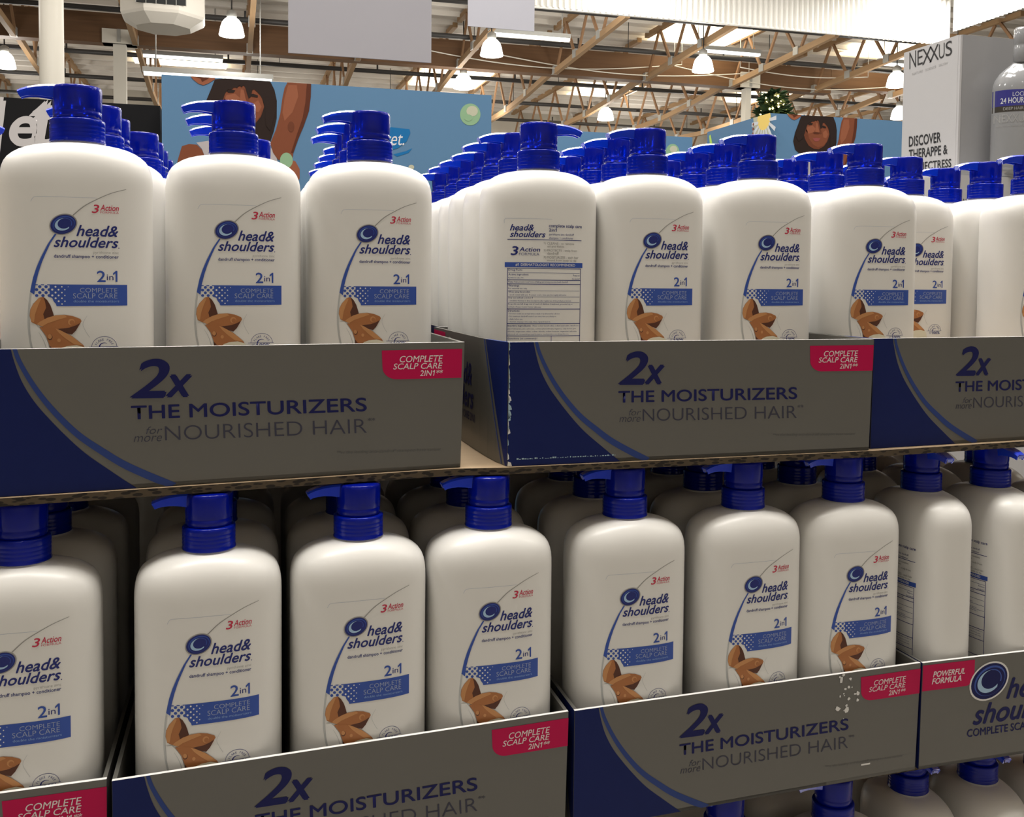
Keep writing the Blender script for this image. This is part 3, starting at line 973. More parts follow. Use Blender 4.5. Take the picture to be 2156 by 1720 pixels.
sheet([(-0.75, -0.070), (-0.389, -0.0345), (-0.045, 0.0015), (-0.004, -0.0035), (0.352, -0.0025), (0.715, 0.026)], 0.86, ZU - 0.0062, ZU - 0.0004, 'brown corrugated sheet between the upper trays and the bottles below')
sheet([(-0.72, -0.030), (0.05, -0.010), (0.78, 0.010)], 0.70, ZL - 0.0062, ZL - 0.0004, 'brown corrugated sheet carrying the lower trays')

m_wood = vary(mat('pallet_wood', (0.40, 0.27, 0.15), 0.8), 6, 0.4, (0.6, 0.6, 0.6), (1, 12, 1))
pal = empty('wooden_pallet', (0.1, 0.3, 0))
tag(pal, 'wooden pallet carrying the whole stack of shampoo trays', 'pallet')
mb = MB()
for k in range(6):
    mb.box(-0.85, 0.85, -0.42 + k * 0.155, -0.42 + k * 0.155 + 0.10, 0.118, 0.138)
mb.build('deck', m_wood, pal)
for k in range(3):
    mb = MB()
    mb.box(-0.85 + k * 0.8, -0.75 + k * 0.8, -0.42, 0.455, 0.0, 0.118)
    mb.build('stringer', m_wood, pal)

# ------------------------------------------------------------------ the hall
m_floor = vary(mat('concrete', (0.24, 0.23, 0.215), 0.5), 0.6, 0.25, (0.8, 0.8, 0.8))
m_roof = vary(mat('roof_panel', (0.80, 0.76, 0.70), 0.8), 0.5, 0.25, (0.75, 0.74, 0.72), (0.3, 3.0, 1))
m_wall = vary(mat('painted_wall', (0.62, 0.58, 0.50), 0.8), 0.4, 0.15, (0.85, 0.85, 0.85))
m_beam = vary(mat('glulam_wood', (0.155, 0.078, 0.033), 0.65), 2.0, 0.45, (0.5, 0.45, 0.4), (0.4, 1, 10))
m_chord = vary(mat('truss_wood', (0.38, 0.24, 0.125), 0.7), 3.0, 0.35, (0.6, 0.6, 0.55), (6, 0.4, 6))
m_web = mat('truss_web_wood', (0.33, 0.19, 0.10), 0.7)
m_steel = mat('galvanised_steel', (0.42, 0.42, 0.40), 0.5, 0.3)
m_pipe = mat('sprinkler_pipe', (0.045, 0.043, 0.042), 0.5)
m_white = mat('white_paint', (0.80, 0.77, 0.70), 0.5)
m_post = mat('column_paint', (0.78, 0.75, 0.67), 0.45)
m_sky_e = mat('skylight_panel', (0.9, 0.9, 0.85), 0.5, emit=(1.0, 0.86, 0.62), estr=4.0)
m_lamp = mat('lamp_shade', (0.95, 0.95, 0.9), 0.4, emit=(1.0, 0.97, 0.88), estr=6.0)
m_tube = mat('lit_strip', (0.9, 0.95, 0.95), 0.4, emit=(0.92, 1.0, 0.97), estr=1.6)


def struct(o, kind='structure'):
    o['kind'] = kind
    return o


def slab(name, x0, x1, y0, y1, z0, z1, m):
    mb = MB()
    mb.box(x0, x1, y0, y1, z0, z1)
    return struct(mb.build(name, m))


XL, XR, YB, YF = -16.0, 30.0, -10.0, 31.0
slab('floor', XL - 0.2, XR + 0.2, YB - 0.2, YF + 0.2, -0.15, 0.0, m_floor)
slab('wall_far', XL, XR, YF, YF + 0.2, 0, ROOF_Z, m_wall)
slab('wall_left', XL - 0.2, XL, YB, YF, 0, ROOF_Z, m_wall)
slab('wall_right', XR, XR + 0.2, YB, YF, 0, ROOF_Z, m_wall)
slab('wall_near', XL, XR, YB - 0.2, YB, 0, ROOF_Z, m_wall)
# roof deck with purlin ribs running across
mb = MB()
mb.box(XL - 0.2, XR + 0.2, YB - 0.2, YF + 0.2, ROOF_Z, ROOF_Z + 0.15)
for k in range(34):
    y = 8.0 + k * 0.68
    mb.box(XL, XR, y, y + 0.05, ROOF_Z - 0.10, ROOF_Z)
struct(mb.build('ceiling', m_roof))

BZ = 4.58 + ZU
mb = MB()
mb.box(-15.5, 13.27, 19.85, 20.15, BZ, BZ + 0.56)
struct(mb.build('beam', m_beam))
mb = MB()
mb.box(13.29, 29.5, 19.87, 20.13, BZ + 0.14, BZ + 0.56)
struct(mb.build('beam', m_beam))
mb = MB()
mb.box(-15.5, 29.5, 8.0, 8.3, BZ, BZ + 0.56)
struct(mb.build('beam', m_beam))
# steel connector on the shallower beam
# columns
mb = MB()
mb.lathe([(0.122, 0.0), (0.122, ROOF_Z - 0.02)], 28, 0, -2.02, 11.0)
struct(mb.build('column', m_post))
for x, hw, cw, ch in ((-2.19, 0.115, 0.30, 0.26), (11.16, 0.07, 0.24, 0.34)):
    mb = MB()
    mb.box(x - hw, x + hw, 19.9, 20.1, 0, BZ)
    mb.box(x - cw, x + cw, 19.80, 20.20, BZ, BZ + ch)
    mb.box(x - 0.03, x + 0.03, 19.78, 19.80, BZ + 0.02, BZ + ch, 1)
    struct(mb.build('column', [m_post, m_steel]))

# open-web trusses: wooden chords, wooden webs on steel pins
TXS = [0.2 + 2.1 * k for k in range(-3, 12)]
for X in TXS:
    for bay in (0, 1):
        mb = MB()
        if bay == 0:
            Y0, Y1 = (9.0 if X < 4.2 else 15.75), 19.80
            low = lambda y: 4.62 + ZU + 0.05 * (19.8 - y)
        else:
            Y0, Y1 = 20.20, 30.6
            low = lambda y: 4.66 + ZU - 0.25 * math.sin(PI * min(1, (y - 20.2) / 9.0))
        n = 6 if Y1 - Y0 > 6 else 3
        top = ROOF_Z - 0.16
        ys = [Y0 + (Y1 - Y0) * k / n for k in range(n + 1)]
        for a, b in zip(ys[:-1], ys[1:]):
            mb.bar((X, a, low(a)), (X, b, low(b)), 0.09, 0.12, 0)
            ym = (a + b) / 2
            mb.bar((X - 0.03, a, low(a)), (X - 0.03, ym - 0.1, top), 0.04, 0.06, 1)
            mb.bar((X + 0.03, b, low(b)), (X + 0.03, ym + 0.1, top), 0.04, 0.06, 1)
            mb.box(X - 0.06, X + 0.06, b - 0.09, b + 0.09, low(b) - 0.05, low(b) + 0.11, 2)
        mb.box(X - 0.05, X + 0.05, Y0, Y1, top, top + 0.10, 0)
        struct(mb.build('roof_truss_beam', [m_chord, m_web, m_steel]))

# sprinkler pipes along the hall, with sprigs
for y, z, r in ((13.4, 5.15, 0.010), (16.5, 5.0, 0.045), (18.9, 4.98, 0.05), (22.6, 4.95, 0.05), (25.2, 4.9, 0.05), (28.0, 4.9, 0.05)):
    mb = MB()
    mb.tube([(-15.5, y, z + ZU), (29.5, y, z + ZU)], r)
    for k in range(13):
        x = -14 + k * 3.3 + (y % 1)
        mb.tube([(x, y, z + ZU), (x, y, z + ZU + 0.16)], 0.02, 6)
        mb.tube([(x + 1.1, y, z + ZU), (x + 1.1, y, ROOF_Z)], 0.008, 5)
    o = mb.build('sprinkler_pipe_beam', m_pipe)
    struct(o)

# thin cables looped along the beam
for i, (x0, x1, y, z, sag) in enumerate(((3.0, 9.4, 19.7, 4.95, 0.28), (5.2, 11.0, 19.6, 4.85, 0.22), (9.2, 15.5, 19.65, 4.9, 0.30), (10.4, 13.6, 18.9, 4.80, 0.10))):
    mb = MB()
    mb.tube([(x0 + (x1 - x0) * k / 16, y, z + ZU - sag * math.sin(PI * k / 16)) for k in range(17)], 0.012, 6)
    for x in (x0, x1):
        mb.tube([(x, y, z + ZU), (x, y, ROOF_Z)], 0.008, 5)
    tag(mb.build('hanging_cable', m_post), ('pale cable sagging across the beam behind the smaller sign', 'pale cable sagging across the beam below the curtain wall', 'pale cable sagging across the beam over the lit tree', 'short pale cable hanging beside the tall white carton')[i], 'cable', 'cables looped under the roof')

# skylights in the roof
n = 0
for u, v, wx, wy in ((950, 158, 1.9, 2.2), (1275, 182, 1.7, 1.8), (1480, 62, 1.9, 1.6), (1885, 95, 2.0, 1.6), (1605, 200, 1.7, 1.6), (380, 122, 2.2, 0.9)):
    p = at_z(u, v, ROOF_Z)
    mb = MB()
    mb.box(p.x - wx / 2, p.x + wx / 2, p.y - wy / 2, p.y + wy / 2, ROOF_Z - 0.12, ROOF_Z - 0.101)
    n += 1
    struct(mb.build(f'window_{n}', m_sky_e))

# fluorescent strips under the roof
def strip(u0, v0, u1, v1, y, label):
    a, b = at(u0, v0, y), at(u1, v1, y)
    z = (a.z + b.z) / 2
    o = empty('strip_light', ((a.x + b.x) / 2, y, z))
    tag(o, label, 'strip light', 'long strip lights under the roof')
    hw = (b.x - a.x) / 2
    mb = MB()
    mb.box(-hw, hw, -0.06, 0.06, 0.02, 0.10)
    for s in (-0.8, 0.8):
        mb.tube([(s * hw, 0, 0.10), (s * hw, 0, ROOF_Z - z)], 0.01, 6)
    mb.build('housing', m_steel, o)
    mb = MB()
    mb.box(-hw * 0.98, hw * 0.98, -0.05, 0.05, -0.03, 0.02)
    mb.build('tube', m_tube, o)


strip(300, 152, 575, 172, 17.0, 'long strip light just over the blue carton with the woman')
strip(300, 117, 470, 127, 20.9, 'strip light tucked under the beam over the blue carton')
strip(1030, 70, 1200, 85, 17.4, 'strip light behind the smaller hanging sign')
strip(1455, 104, 1600, 116, 18.56, 'strip light over the bell lamp above the blue carton side')
strip(1850, 133, 1960, 142, 18.0, 'strip light beside the tall white carton')

# corrugated curtain wall hanging from the roof, and its return toward the aisle
m_curt = mat('white_corrugated_sheet', (0.80, 0.79, 0.75), 0.5)
mb = MB()
N = 330
Xa, Xb = 4.3, 13.0
zb0, zb1 = at(1130, 12, 15.5).z, at(1905, 88, 15.5).z
vs, fs = [], []
for k in range(N + 1):
    x = Xa + (Xb - Xa) * k / N
    yy = 15.5 + (0.022 if (k // 2) % 2 else -0.022)
    zb = zb0 + (zb1 - zb0) * k / N
    vs += [(x, yy, zb), (x, yy, ROOF_Z)]
for k in range(N):
    fs.append((2 * k, 2 * k + 2, 2 * k + 3, 2 * k + 1))
mb.add(vs, fs)
mb.box(Xa, Xb, 15.50, 15.56, zb0 - 0.03, zb0 + 0.01)
struct(mb.build('partition_wall', m_curt))
mb = MB()
vs, fs = [], []
zc = 4.95 + ZU
for k in range(301):
    y = 15.4 - 8.0 * k / 300
    xx = 13.0 + (0.02 if (k // 2) % 2 else -0.02)
    vs += [(xx, y, zc), (xx, y, ROOF_Z)]
for k in range(300):
    fs.append((2 * k, 2 * k + 2, 2 * k + 3, 2 * k + 1))
mb.add(vs, fs)
struct(mb.build('partition_wall', m_curt))


# high bay lamps
def bell():
    o = empty('bell_lamp', (0, 0, 0))
    mb = MB()
    mb.lathe([(0.205, 0.0), (0.207, 0.02), (0.195, 0.07), (0.18, 0.15), (0.155, 0.22), (0.11, 0.275), (0.07, 0.30)], 28)
    mb.build('shade', m_lamp, o)
    mb = MB()
    mb.lathe([(0.075, 0.30), (0.085, 0.32), (0.08, 0.40), (0.03, 0.43)], 20)
    mb.build('ballast', m_steel, o)
    mb = MB()
    mb.tube([(0, 0, 0.42), (0, 0, ROOF_Z - 4.2 - ZU)], 0.012, 6)
    mb.build('stem', m_pipe, o)
    return o


LAMPS = [((-0.15, 16.87), 'bell lamp between the ceiling diffuser and the large hanging sign'), ((4.35, 16.92), 'bell lamp under the small hanging sign'), ((4.56, 20.11), 'bell lamp just over the top edge of the large blue carton'),
         ((8.54, 16.92), 'bell lamp below the corrugated curtain wall'), ((8.87, 22.96), 'bell lamp low over the reversed bottle'), ((12.94, 16.99), 'upper of two bell lamps beside the tall white carton'),
         ((15.57, 20.41), 'lower of two bell lamps beside the tall white carton'), ((-4.38, 20.96), 'bell lamp cut by the picture edge, beside the thick white post')]
lp = None
for (x, y), lab in LAMPS:
    o = bell() if lp is None else copy_tree(lp)
    lp = lp or o
    o.location = (x, y, 4.2 + ZU)
    tag(o, lab, 'lamp', 'bell lamps under the roof')
    lamp_or_fill_light(x, y, 55)

# ceiling air diffuser
p = at(345, 62, 15.0)
dif = empty('air_diffuser', (p.x, 15.0, p.z))
tag(dif, 'white chamfered air diffuser with dark grille hanging by the thick post', 'air diffuser')
mb = MB()
prof = [(0.40, 0.0), (0.60, 0.12), (0.62, 0.16), (0.62, 0.55), (0.40, 0.80)]
vs = []
for r, z in prof:
    for k in range(8):
        a = PI / 8 + PI / 4 * k
        vs.append((r * math.cos(a) * 1.0, r * math.sin(a), z))
fs = [(i * 8 + k, i * 8 + (k + 1) % 8, (i + 1) * 8 + (k + 1) % 8, (i + 1) * 8 + k) for i in range(4) for k in range(8)]
fs += [tuple(reversed(range(8))), tuple(32 + k for k in range(8))]
mb.add(vs, fs)
mb.box(-0.35, 0.35, -0.35, 0.35, 0.80, ROOF_Z - 0.10 - p.z, 0)
mb.build('housing', m_white, dif)
mb = MB()
mb.box(-0.33, 0.33, -0.605, -0.575, 0.22, 0.50, 0)
for k in range(6):
    mb.box(-0.34 + 0.134 * k, -0.33 + 0.134 * k, -0.615, -0.60, 0.21, 0.51, 1)
mb.build('grille', [mat('grille_dark', (0.015, 0.018, 0.02), 0.6), m_steel], dif)


# ------------------------------------------------------------------ hanging blank signs
m_sign = vary(mat('sign_board', (0.37, 0.365, 0.405), 0.55), 6, 0.12, (0.85, 0.85, 0.9))


def sign(u0, u1, v0, v1, y, h, label):
    a, b = at(u0, v0, y), at(u1, v1, y)
    z = (a.z + b.z) / 2
    o = empty('hanging_sign', ((a.x + b.x) / 2, y, z))
    tag(o, label, 'sign', 'blank signs hanging over the displays')
    hw = (b.x - a.x) / 2
    mb = MB()
    mb.box(-hw, hw, 0, 0.005, 0, h)
    mb.build('board', m_sign, o)
    for s in (-1, 1):
        mb = MB()
        mb.tube([(s * hw * 0.8, 0.0025, h - 0.01), (s * hw * 0.8, 0.0025, ROOF_Z - z)], 0.0015, 5)
        mb.build('cord', m_pipe, o)


sign(607, 908, 110, 133, 1.9, 0.40, 'large blank pale grey sign hanging over the blue carton')
sign(985, 1125, 55, 66, 4.3, 0.40, 'small blank pale grey sign beside the corrugated curtain wall')

# ------------------------------------------------------------------ display cartons
m_sec = vary(mat('carton_sky_blue', (0.090, 0.185, 0.31), 0.5, spec=0.2), 3, 0.08, (0.9, 0.9, 0.95))
m_sed = mat('carton_dark_edge', (0.06, 0.12, 0.20), 0.6)
m_skin = mat('print_skin', (0.17, 0.055, 0.028), 0.5, spec=0.15)
m_skin2 = mat('print_skin_light', (0.235, 0.083, 0.044), 0.5, spec=0.15)
m_skin3 = mat('print_skin_dark', (0.085, 0.026, 0.014), 0.5, spec=0.15)
m_hair = mat('print_hair', (0.022, 0.014, 0.012), 0.5, spec=0.15)
m_shirt = mat('print_shirt', (0.38, 0.35, 0.36), 0.5, spec=0.15)
m_green = mat('print_green', (0.22, 0.36, 0.22), 0.5, spec=0.15)
m_teal = mat('print_teal', (0.012, 0.13, 0.33), 0.5, spec=0.15)
m_pwhite = mat('print_white', (0.55, 0.57, 0.60), 0.5, spec=0.15)
m_yellow = mat('print_yellow', (0.75, 0.55, 0.15), 0.5, spec=0.15)
m_petal = mat('print_petal', (0.42, 0.42, 0.32), 0.5, spec=0.15)
m_lip = mat('print_lip', (0.22, 0.06, 0.055), 0.5, spec=0.15)
m_skm = mat('print_skin_shade', (0.125, 0.040, 0.021), 0.5, spec=0.15)
m_lime = mat('print_lime', (0.42, 0.62, 0.12), 0.5, spec=0.15)
SEC_M = [m_sec, m_sed, m_skin, m_skin2, m_skin3, m_hair, m_shirt, m_green, m_teal, m_pwhite, m_yellow, m_petal, m_lip, m_lime, m_skm]
(S_BG, S_ED, S_SK, S_SKL, S_SKD, S_HAIR, S_SHIRT, S_GR, S_TEAL, S_W, S_YE, S_PET, S_LIP, S_LIME, S_SKM) = range(15)


def woman(A):
    """Printed woman with bobbed hair and both arms raised, in the pixels of the near carton."""
    z = lambda L: [(380 + a / 6.617, 140 + b / 6.617) for a, b in L]
    A.poly(z([(-40, 1310), (20, 1110), (120, 1080), (230, 1090), (300, 1160), (340, 1260), (350, 1420), (-60, 1420)]), S_SK, 2)
    A.poly(z([(220, 1060), (420, 1030), (900, 1000), (1200, 1060), (1330, 1220), (1380, 1480), (300, 1480), (340, 1260), (300, 1150)]), S_SHIRT, 1)
    A.poly(z([(480, 180), (620, 150), (900, 120), (1150, 150), (1250, 190), (1310, 330), (1342, 480), (1340, 720), (1300, 900), (1250, 1050), (1180, 1060), (1000, 1000), (700, 960), (440, 930), (350, 860), (300, 690), (340, 520), (420, 330)]), S_HAIR, 3)
    A.poly(z([(560, 480), (590, 380), (700, 310), (860, 270), (1020, 300), (1130, 420), (1165, 560), (1120, 700), (1040, 800), (920, 860), (800, 850), (680, 790), (600, 680), (560, 570)]), S_SK, 4)
    A.poly(z([(600, 480), (640, 400), (760, 380), (830, 440), (790, 520), (660, 545)]), S_SKL, 5)
    A.poly(z([(840, 320), (880, 330), (930, 500), (900, 540), (820, 530), (830, 430)]), S_SKL, 5)
    A.poly(z([(560, 480), (600, 400), (640, 500), (680, 640), (780, 760), (900, 820), (1040, 780), (1110, 690), (1150, 560), (1120, 700), (1040, 800), (920, 860), (800, 850), (680, 790), (600, 680)]), S_SKM, 5)
    A.poly(z([(880, 300), (910, 330), (960, 470), (985, 540), (950, 560), (935, 520), (905, 440)]), S_SKM, 6)
    A.poly(z([(1010, 520), (1080, 470), (1130, 560), (1090, 640), (1020, 620)]), S_SKL, 5)
    A.poly(z([(760, 520), (830, 505), (900, 515), (950, 530), (900, 552), (800, 548)]), S_SKD, 6)
    A.poly(z([(640, 345), (700, 318), (765, 335), (740, 365), (670, 368)]), S_HAIR, 6)
    A.poly(z([(960, 395), (1010, 380), (1080, 405), (1075, 435), (1000, 425)]), S_HAIR, 6)
    A.poly(z([(760, 640), (850, 625), (960, 640), (900, 700), (820, 700)]), S_LIP, 6)
    A.poly(z([(430, 330), (480, 180), (620, 150), (900, 120), (1150, 150), (1250, 190), (1320, 400), (1330, 620), (1250, 900), (1190, 820), (1175, 560), (1150, 470), (1110, 400), (1060, 350), (1030, 320), (1000, 330), (985, 420), (950, 450), (925, 380), (905, 300), (880, 262), (850, 290),
               (820, 262), (790, 300), (750, 290), (700, 325), (660, 320), (620, 380), (590, 470), (560, 560), (520, 640), (430, 700), (340, 560)]), S_HAIR, 7)
    A.poly(z([(1490, 210), (1820, 225), (1815, 420), (1790, 620), (1720, 820), (1640, 1010), (1570, 1210), (1560, 1290), (1360, 1300), (1290, 1200), (1250, 1070), (1330, 880), (1390, 660), (1420, 440), (1450, 300)]), S_SK, 3)
    A.poly(z([(1760, 225), (1820, 228), (1815, 420), (1790, 620), (1720, 820), (1640, 1010), (1570, 1210), (1540, 1200), (1620, 950), (1700, 720), (1740, 500)]), S_SKD, 4)
    A.poly(z([(1500, 260), (1620, 260), (1640, 420), (1560, 640), (1450, 760), (1420, 640), (1450, 440)]), S_SKL, 4)
    A.ellipse(380 + 1540 / 6.617, 140 + 840 / 6.617, 7, 11, S_SKM, 5)
    A.poly(z([(145, 118), (480, 122), (480, 180), (390, 235), (320, 262), (250, 240), (180, 185), (150, 150)]), S_SKL, 3)
    A.poly(z([(200, 125), (400, 125), (380, 175), (300, 215), (280, 170)]), S_SKD, 4)
    A.ellipse(380 + 1475 / 6.617, 140 + 1310 / 6.617, 13.5, 16.5, S_GR, 5)
    A.poly(z([(1530, 1300), (1600, 1320), (1660, 1430), (1660, 1560), (1600, 1640), (1540, 1560), (1500, 1420)]), S_SKL, 4)


def carton_front(A, emblem=True):
    """Everything printed on the near carton's front, in photograph pixels at Y = 2.9."""
    woman(A)
    if not emblem:
        return
    A.ellipse(990, 241, 21.5, 23, S_GR, 1)
    A.ellipse(994, 234, 12, 11, S_PET, 2, 0, 20)
    A.ellipse(986, 248, 9, 7, S_GR, 3, 0, 20)
    A.poly([(700, 280), (760, 268), (815, 267), (862, 272), (864, 280), (856, 298), (838, 312), (800, 322), (740, 312), (705, 298)], S_TEAL, 2)
    A.text('Secret.', 768, 851, 277, 306, S_W, 3, 0.0, 0.25, 4)
    A.poly([(828, 325), (855, 318), (868, 312), (860, 322), (836, 330)], S_TEAL, 1)
    A.ellipse(866, 352, 6, 5, S_PET, 1)


def px_to_local(y, x0, z0):
    """Photograph pixels on the plane Y = y, as offsets from (x0, z0)."""
    def f(u, v):
        q = at(u, v, y)
        return (q.x - x0, q.z - z0)
    return f


def carton(name, x0, x1, y0, y1, top, label, cat, mats, art=None, side=None, group=None, faces=None):
    o = empty(name, (x0, y0, 0))
    tag(o, label, cat, group)
    mb = MB()
    mb.box(0, x1 - x0, 0.003, y1 - y0, 0, top, 0)
    mb.build('carton_body', mats, o)
    mb = MB()
    mb.box(0, x1 - x0, 0, 0.003, 0, top, 0, [1, 0, 0, 1, 0, 1])
    if art:
        W_, H_ = x1 - x0, top
        art.into(mb, lambda a, b, l: (min(max(a, 0), W_), -0.0004 - 0.0003 * l, min(max(b, 0), H_)))
    mb.build('front_panel', mats, o)
    if side:
        mb = MB()
        mb.box(-0.003, 0, 0.003, y1 - y0, 0, top, 0)
        side.into(mb, lambda a, b, l: (-0.0034 - 0.0003 * l, y1 - y0 - a, min(b, top)))
        mb.build('side_panel', mats, o)
    return o


S1a, S1b = at(340, 152, 2.9), at(1035, 205, 2.9)
TOP1 = (S1a.z + S1b.z) / 2
A = Art(px_to_local(2.9, S1a.x, 0))
carton_front(A)
g_sec = 'sky blue display cartons'
carton('display_carton', S1a.x, S1b.x, 2.9, 3.75, TOP1, 'large sky blue carton with printed woman raising her arms, behind unscuffed tray', 'carton', SEC_M, A, group=g_sec)
# second carton of the same kind, further along
c2 = at(1622, 238, 3.3)
A2 = Art(lambda u, v: (lambda q: ((q[0] - S1a.x) * 0.90, (q[2] - TOP1) * 0.90 + c2.z))(at(u - 0, v, 2.9)))
carton_front(A2, False)
sd = Art()
L2 = 0.62
sd.poly([(L2 - 0.15, c2.z), (L2 - 0.13, c2.z - 0.07), (L2 - 0.10, c2.z - 0.16), (L2 - 0.002, c2.z - 0.18), (L2 - 0.002, c2.z)], S_PET, 1)
sd.ellipse(L2 - 0.05, c2.z - 0.02, 0.06, 0.05, S_YE, 2)
for k in range(9):
    t = PI * (1.0 + k / 8)
    sd.stripe([(L2 - 0.05 + 0.05 * math.cos(t), c2.z - 0.03 + 0.04 * math.sin(t)), (L2 - 0.05 + 0.11 * math.cos(t), c2.z - 0.03 + 0.13 * math.sin(t))], 0.012, 0.02, S_W, 3)
for k in range(14):
    sd.ellipse(L2 - 0.145 + 0.02 * math.sin(k * 3.1), c2.z - 0.03 - 0.011 * k, 0.008, 0.007, S_SHIRT if k % 2 else S_SKL, 4, 0, 8)
sd.stripe([(0.03, c2.z - 0.02), (0.05, c2.z - 0.08), (0.10, c2.z - 0.2), (0.12, c2.z - 0.32)], 0.015, 0.05, S_LIME, 1)
for k in range(16):
    sd.ellipse(0.10 + 0.03 * math.sin(k * 2.3), c2.z - 0.10 - 0.016 * k, 0.010, 0.009, S_SHIRT if k % 2 else S_YE, 2, 0, 8)
carton('display_carton', c2.x, c2.x + 1.12, 3.3, 3.3 + L2, c2.z, 'sky blue carton showing its flowered side and a printed woman, by white carton', 'carton', SEC_M, A2, sd, group=g_sec)
a3, b3 = at(1168, 280, 4.1), at(1458, 283, 4.1)
A3 = Art(px_to_local(4.1, a3.x, 0))
A3.ellipse(1416, 319, 14, 16, S_GR, 1)
A3.ellipse(1418, 314, 8, 7, S_PET, 2)
carton('display_carton', a3.x, b3.x, 4.1, 4.7, (a3.z + b3.z) / 2, 'sky blue carton end glimpsed between the blue pumps, green dot near its edge', 'carton', SEC_M, A3, group=g_sec)

# black carton with large grey lettering
m_blk = mat('carton_black', (0.006, 0.006, 0.007), 0.6, spec=0.15)
m_let = mat('carton_grey_letters', (0.42, 0.40, 0.40), 0.5)
g0, g1 = at(-330, 195, 3.2), at(337, 220, 3.2)
A = Art(px_to_local(3.2, g0.x, 0))
A.text('Gil', -330, -130, 222, 325, 3, 1, 0.02, 0.2, 6)
A.text('l', -14, 8, 212, 324, 3, 1, 0.05, 0.2, 6)
A.text('e', 22, 78, 247, 306, 3, 1, 0.022, 0.15, 8)
A.text('t', 68, 122, 212, 316, 3, 1, 0.04, 0.2, 6)
A.text('te', 128, 235, 222, 312, 3, 1, 0.04, 0.2, 6)
carton('display_carton', g0.x, g1.x, 3.2, 3.9, (at(0, 207, 3.2).z + at(337, 220, 3.2).z) / 2, 'black carton with large grey lettering beside the sky blue carton', 'carton', [m_blk, m_edge, m_blk, m_let], A)

# white hair care cartons with a wrapped bottle
m_nex = vary(mat('carton_white', (0.47, 0.465, 0.475), 0.5), 4, 0.06, (0.9, 0.9, 0.9))
m_nex_shade = vary(mat('carton_white_shade', (0.29, 0.29, 0.30), 0.35), 3, 0.08, (0.85, 0.85, 0.85))  # white board with the front's shade put into its colour
m_ink = mat('ink_black', (0.02, 0.02, 0.022), 0.45)
m_inkg = mat('ink_mid_grey', (0.30, 0.30, 0.30), 0.45)
m_wrap = mat('clear_wrap_plastic', (0.24, 0.245, 0.255), 0.12, spec=0.7, coat=1.0)
m_plab = mat('label_violet', (0.035, 0.035, 0.20), 0.2, coat=0.8)
m_clab = mat('label_charcoal', (0.04, 0.035, 0.03), 0.25, coat=0.8)
YN = 1.2
nc = at(2022, 72, YN)
nb = at(2022, 377, YN)
nx = nc.x
NT, NB_ = nc.z, nb.z
DN = 0.205


def hexa_carton(name, x0, x1, y0, y1, z0, z1, label, cat, group, side_art_=None, front_art_=None):
    o = empty(name, (x0, y0, z0))
    tag(o, label, cat, group)
    Wd, Dp, Ht = x1 - x0, y1 - y0, z1 - z0
    mats = [m_nex, m_nex_shade, m_ink, m_inkg, m_edge, m_plab]
    mb = MB()
    mb.box(0.003, Wd, 0.003, Dp, 0, Ht, 0)
    mb.build('carton_body', mats, o)
    mb = MB()
    mb.box(0.006, Wd, 0, 0.003, 0, Ht, 1 if side_art_ else 0)
    if front_art_:
        front_art_.into(mb, lambda a, b, l: (a, -0.0003 - 0.0002 * l, b))
    mb.build('front_panel', mats, o)
    mb = MB()
    mb.box(0, 0.003, 0.006, Dp, 0, Ht, 0)
    mb.box(0.0005, 0.006, -0.001, 0.008, 0, Ht - 0.004, 0)
    if side_art_:
        side_art_.into(mb, lambda a, b, l: (-0.0003 - 0.0002 * l, Dp - a, b))
    mb.build('side_panel', mats, o)
    return o


def side_uv(u, v):
    """Photograph pixel on the plane X = nx, as (distance from the back edge, height)."""
    d = FW * F_PX + RT * (u - PX0) - UP * (v - PY0)
    q = CAM + d * ((nx - CAM.x) / d.x)
    return (YN + DN - q.y, q.z - NB_)


A = Art(side_uv)
A.text('N', 1915, 1929, 111, 146, 2, 1, -0.004, 0, 4, -0.36)
A.text('E', 1932, 1943, 107, 138, 2, 1, -0.006, 0, 4, -0.36)
A.text('X', 1942, 1962, 104, 137, 2, 1, -0.004, 0, 4, -0.36)
A.text('X', 1957, 1977, 99, 132, 2, 1, -0.004, 0, 4, -0.36)
A.text('U', 1977, 1989, 94, 125, 2, 1, -0.006, 0, 4, -0.36)
A.text('S', 1991, 2005, 89, 120, 2, 1, 0.0, 0, 4, -0.36)
A.text('NATURE   SCIENCE   SALON', 1921, 1995, 154, 159, 3, 1, -0.01, 0, 2, -0.33)
A.text('DISCOVER', 1914, 1981, 288, 309, 2, 1, 0.02, 0, 4, -0.15)
A.text('THERAPPE &', 1914, 1995, 316, 335, 2, 1, 0.02, 0, 4, -0.14)
A.text('HUMECTRESS', 1914, 2003, 345, 362, 2, 1, 0.02, 0, 4, -0.12)
g_nex = 'white hair care cartons'
hexa_carton('white_carton', nx, nx + 0.45, YN, YN + DN, NB_, NT, 'tall white carton with hair care lettering and front darkened by painted shade', 'carton', g_nex, side_art_=A)
lx0 = at(1962, 400, YN - 0.02).x
A = Art(lambda u, v: (lambda q: (q.x - lx0, q.z))(at(u, v, YN - 0.075)))
A.text('WITH', 2028, 2058, 419, 436, 2, 1, 0.02)
A.text('PROTEIN', 2128, 2210, 410, 427, 2, 1, 0.02)
hexa_carton('white_carton', lx0, nx + 0.50, YN - 0.075, YN + 0.22, 0, NB_, 'white carton carrying the tall white carton, lettering behind the pumps', 'carton', g_nex, front_art_=A)

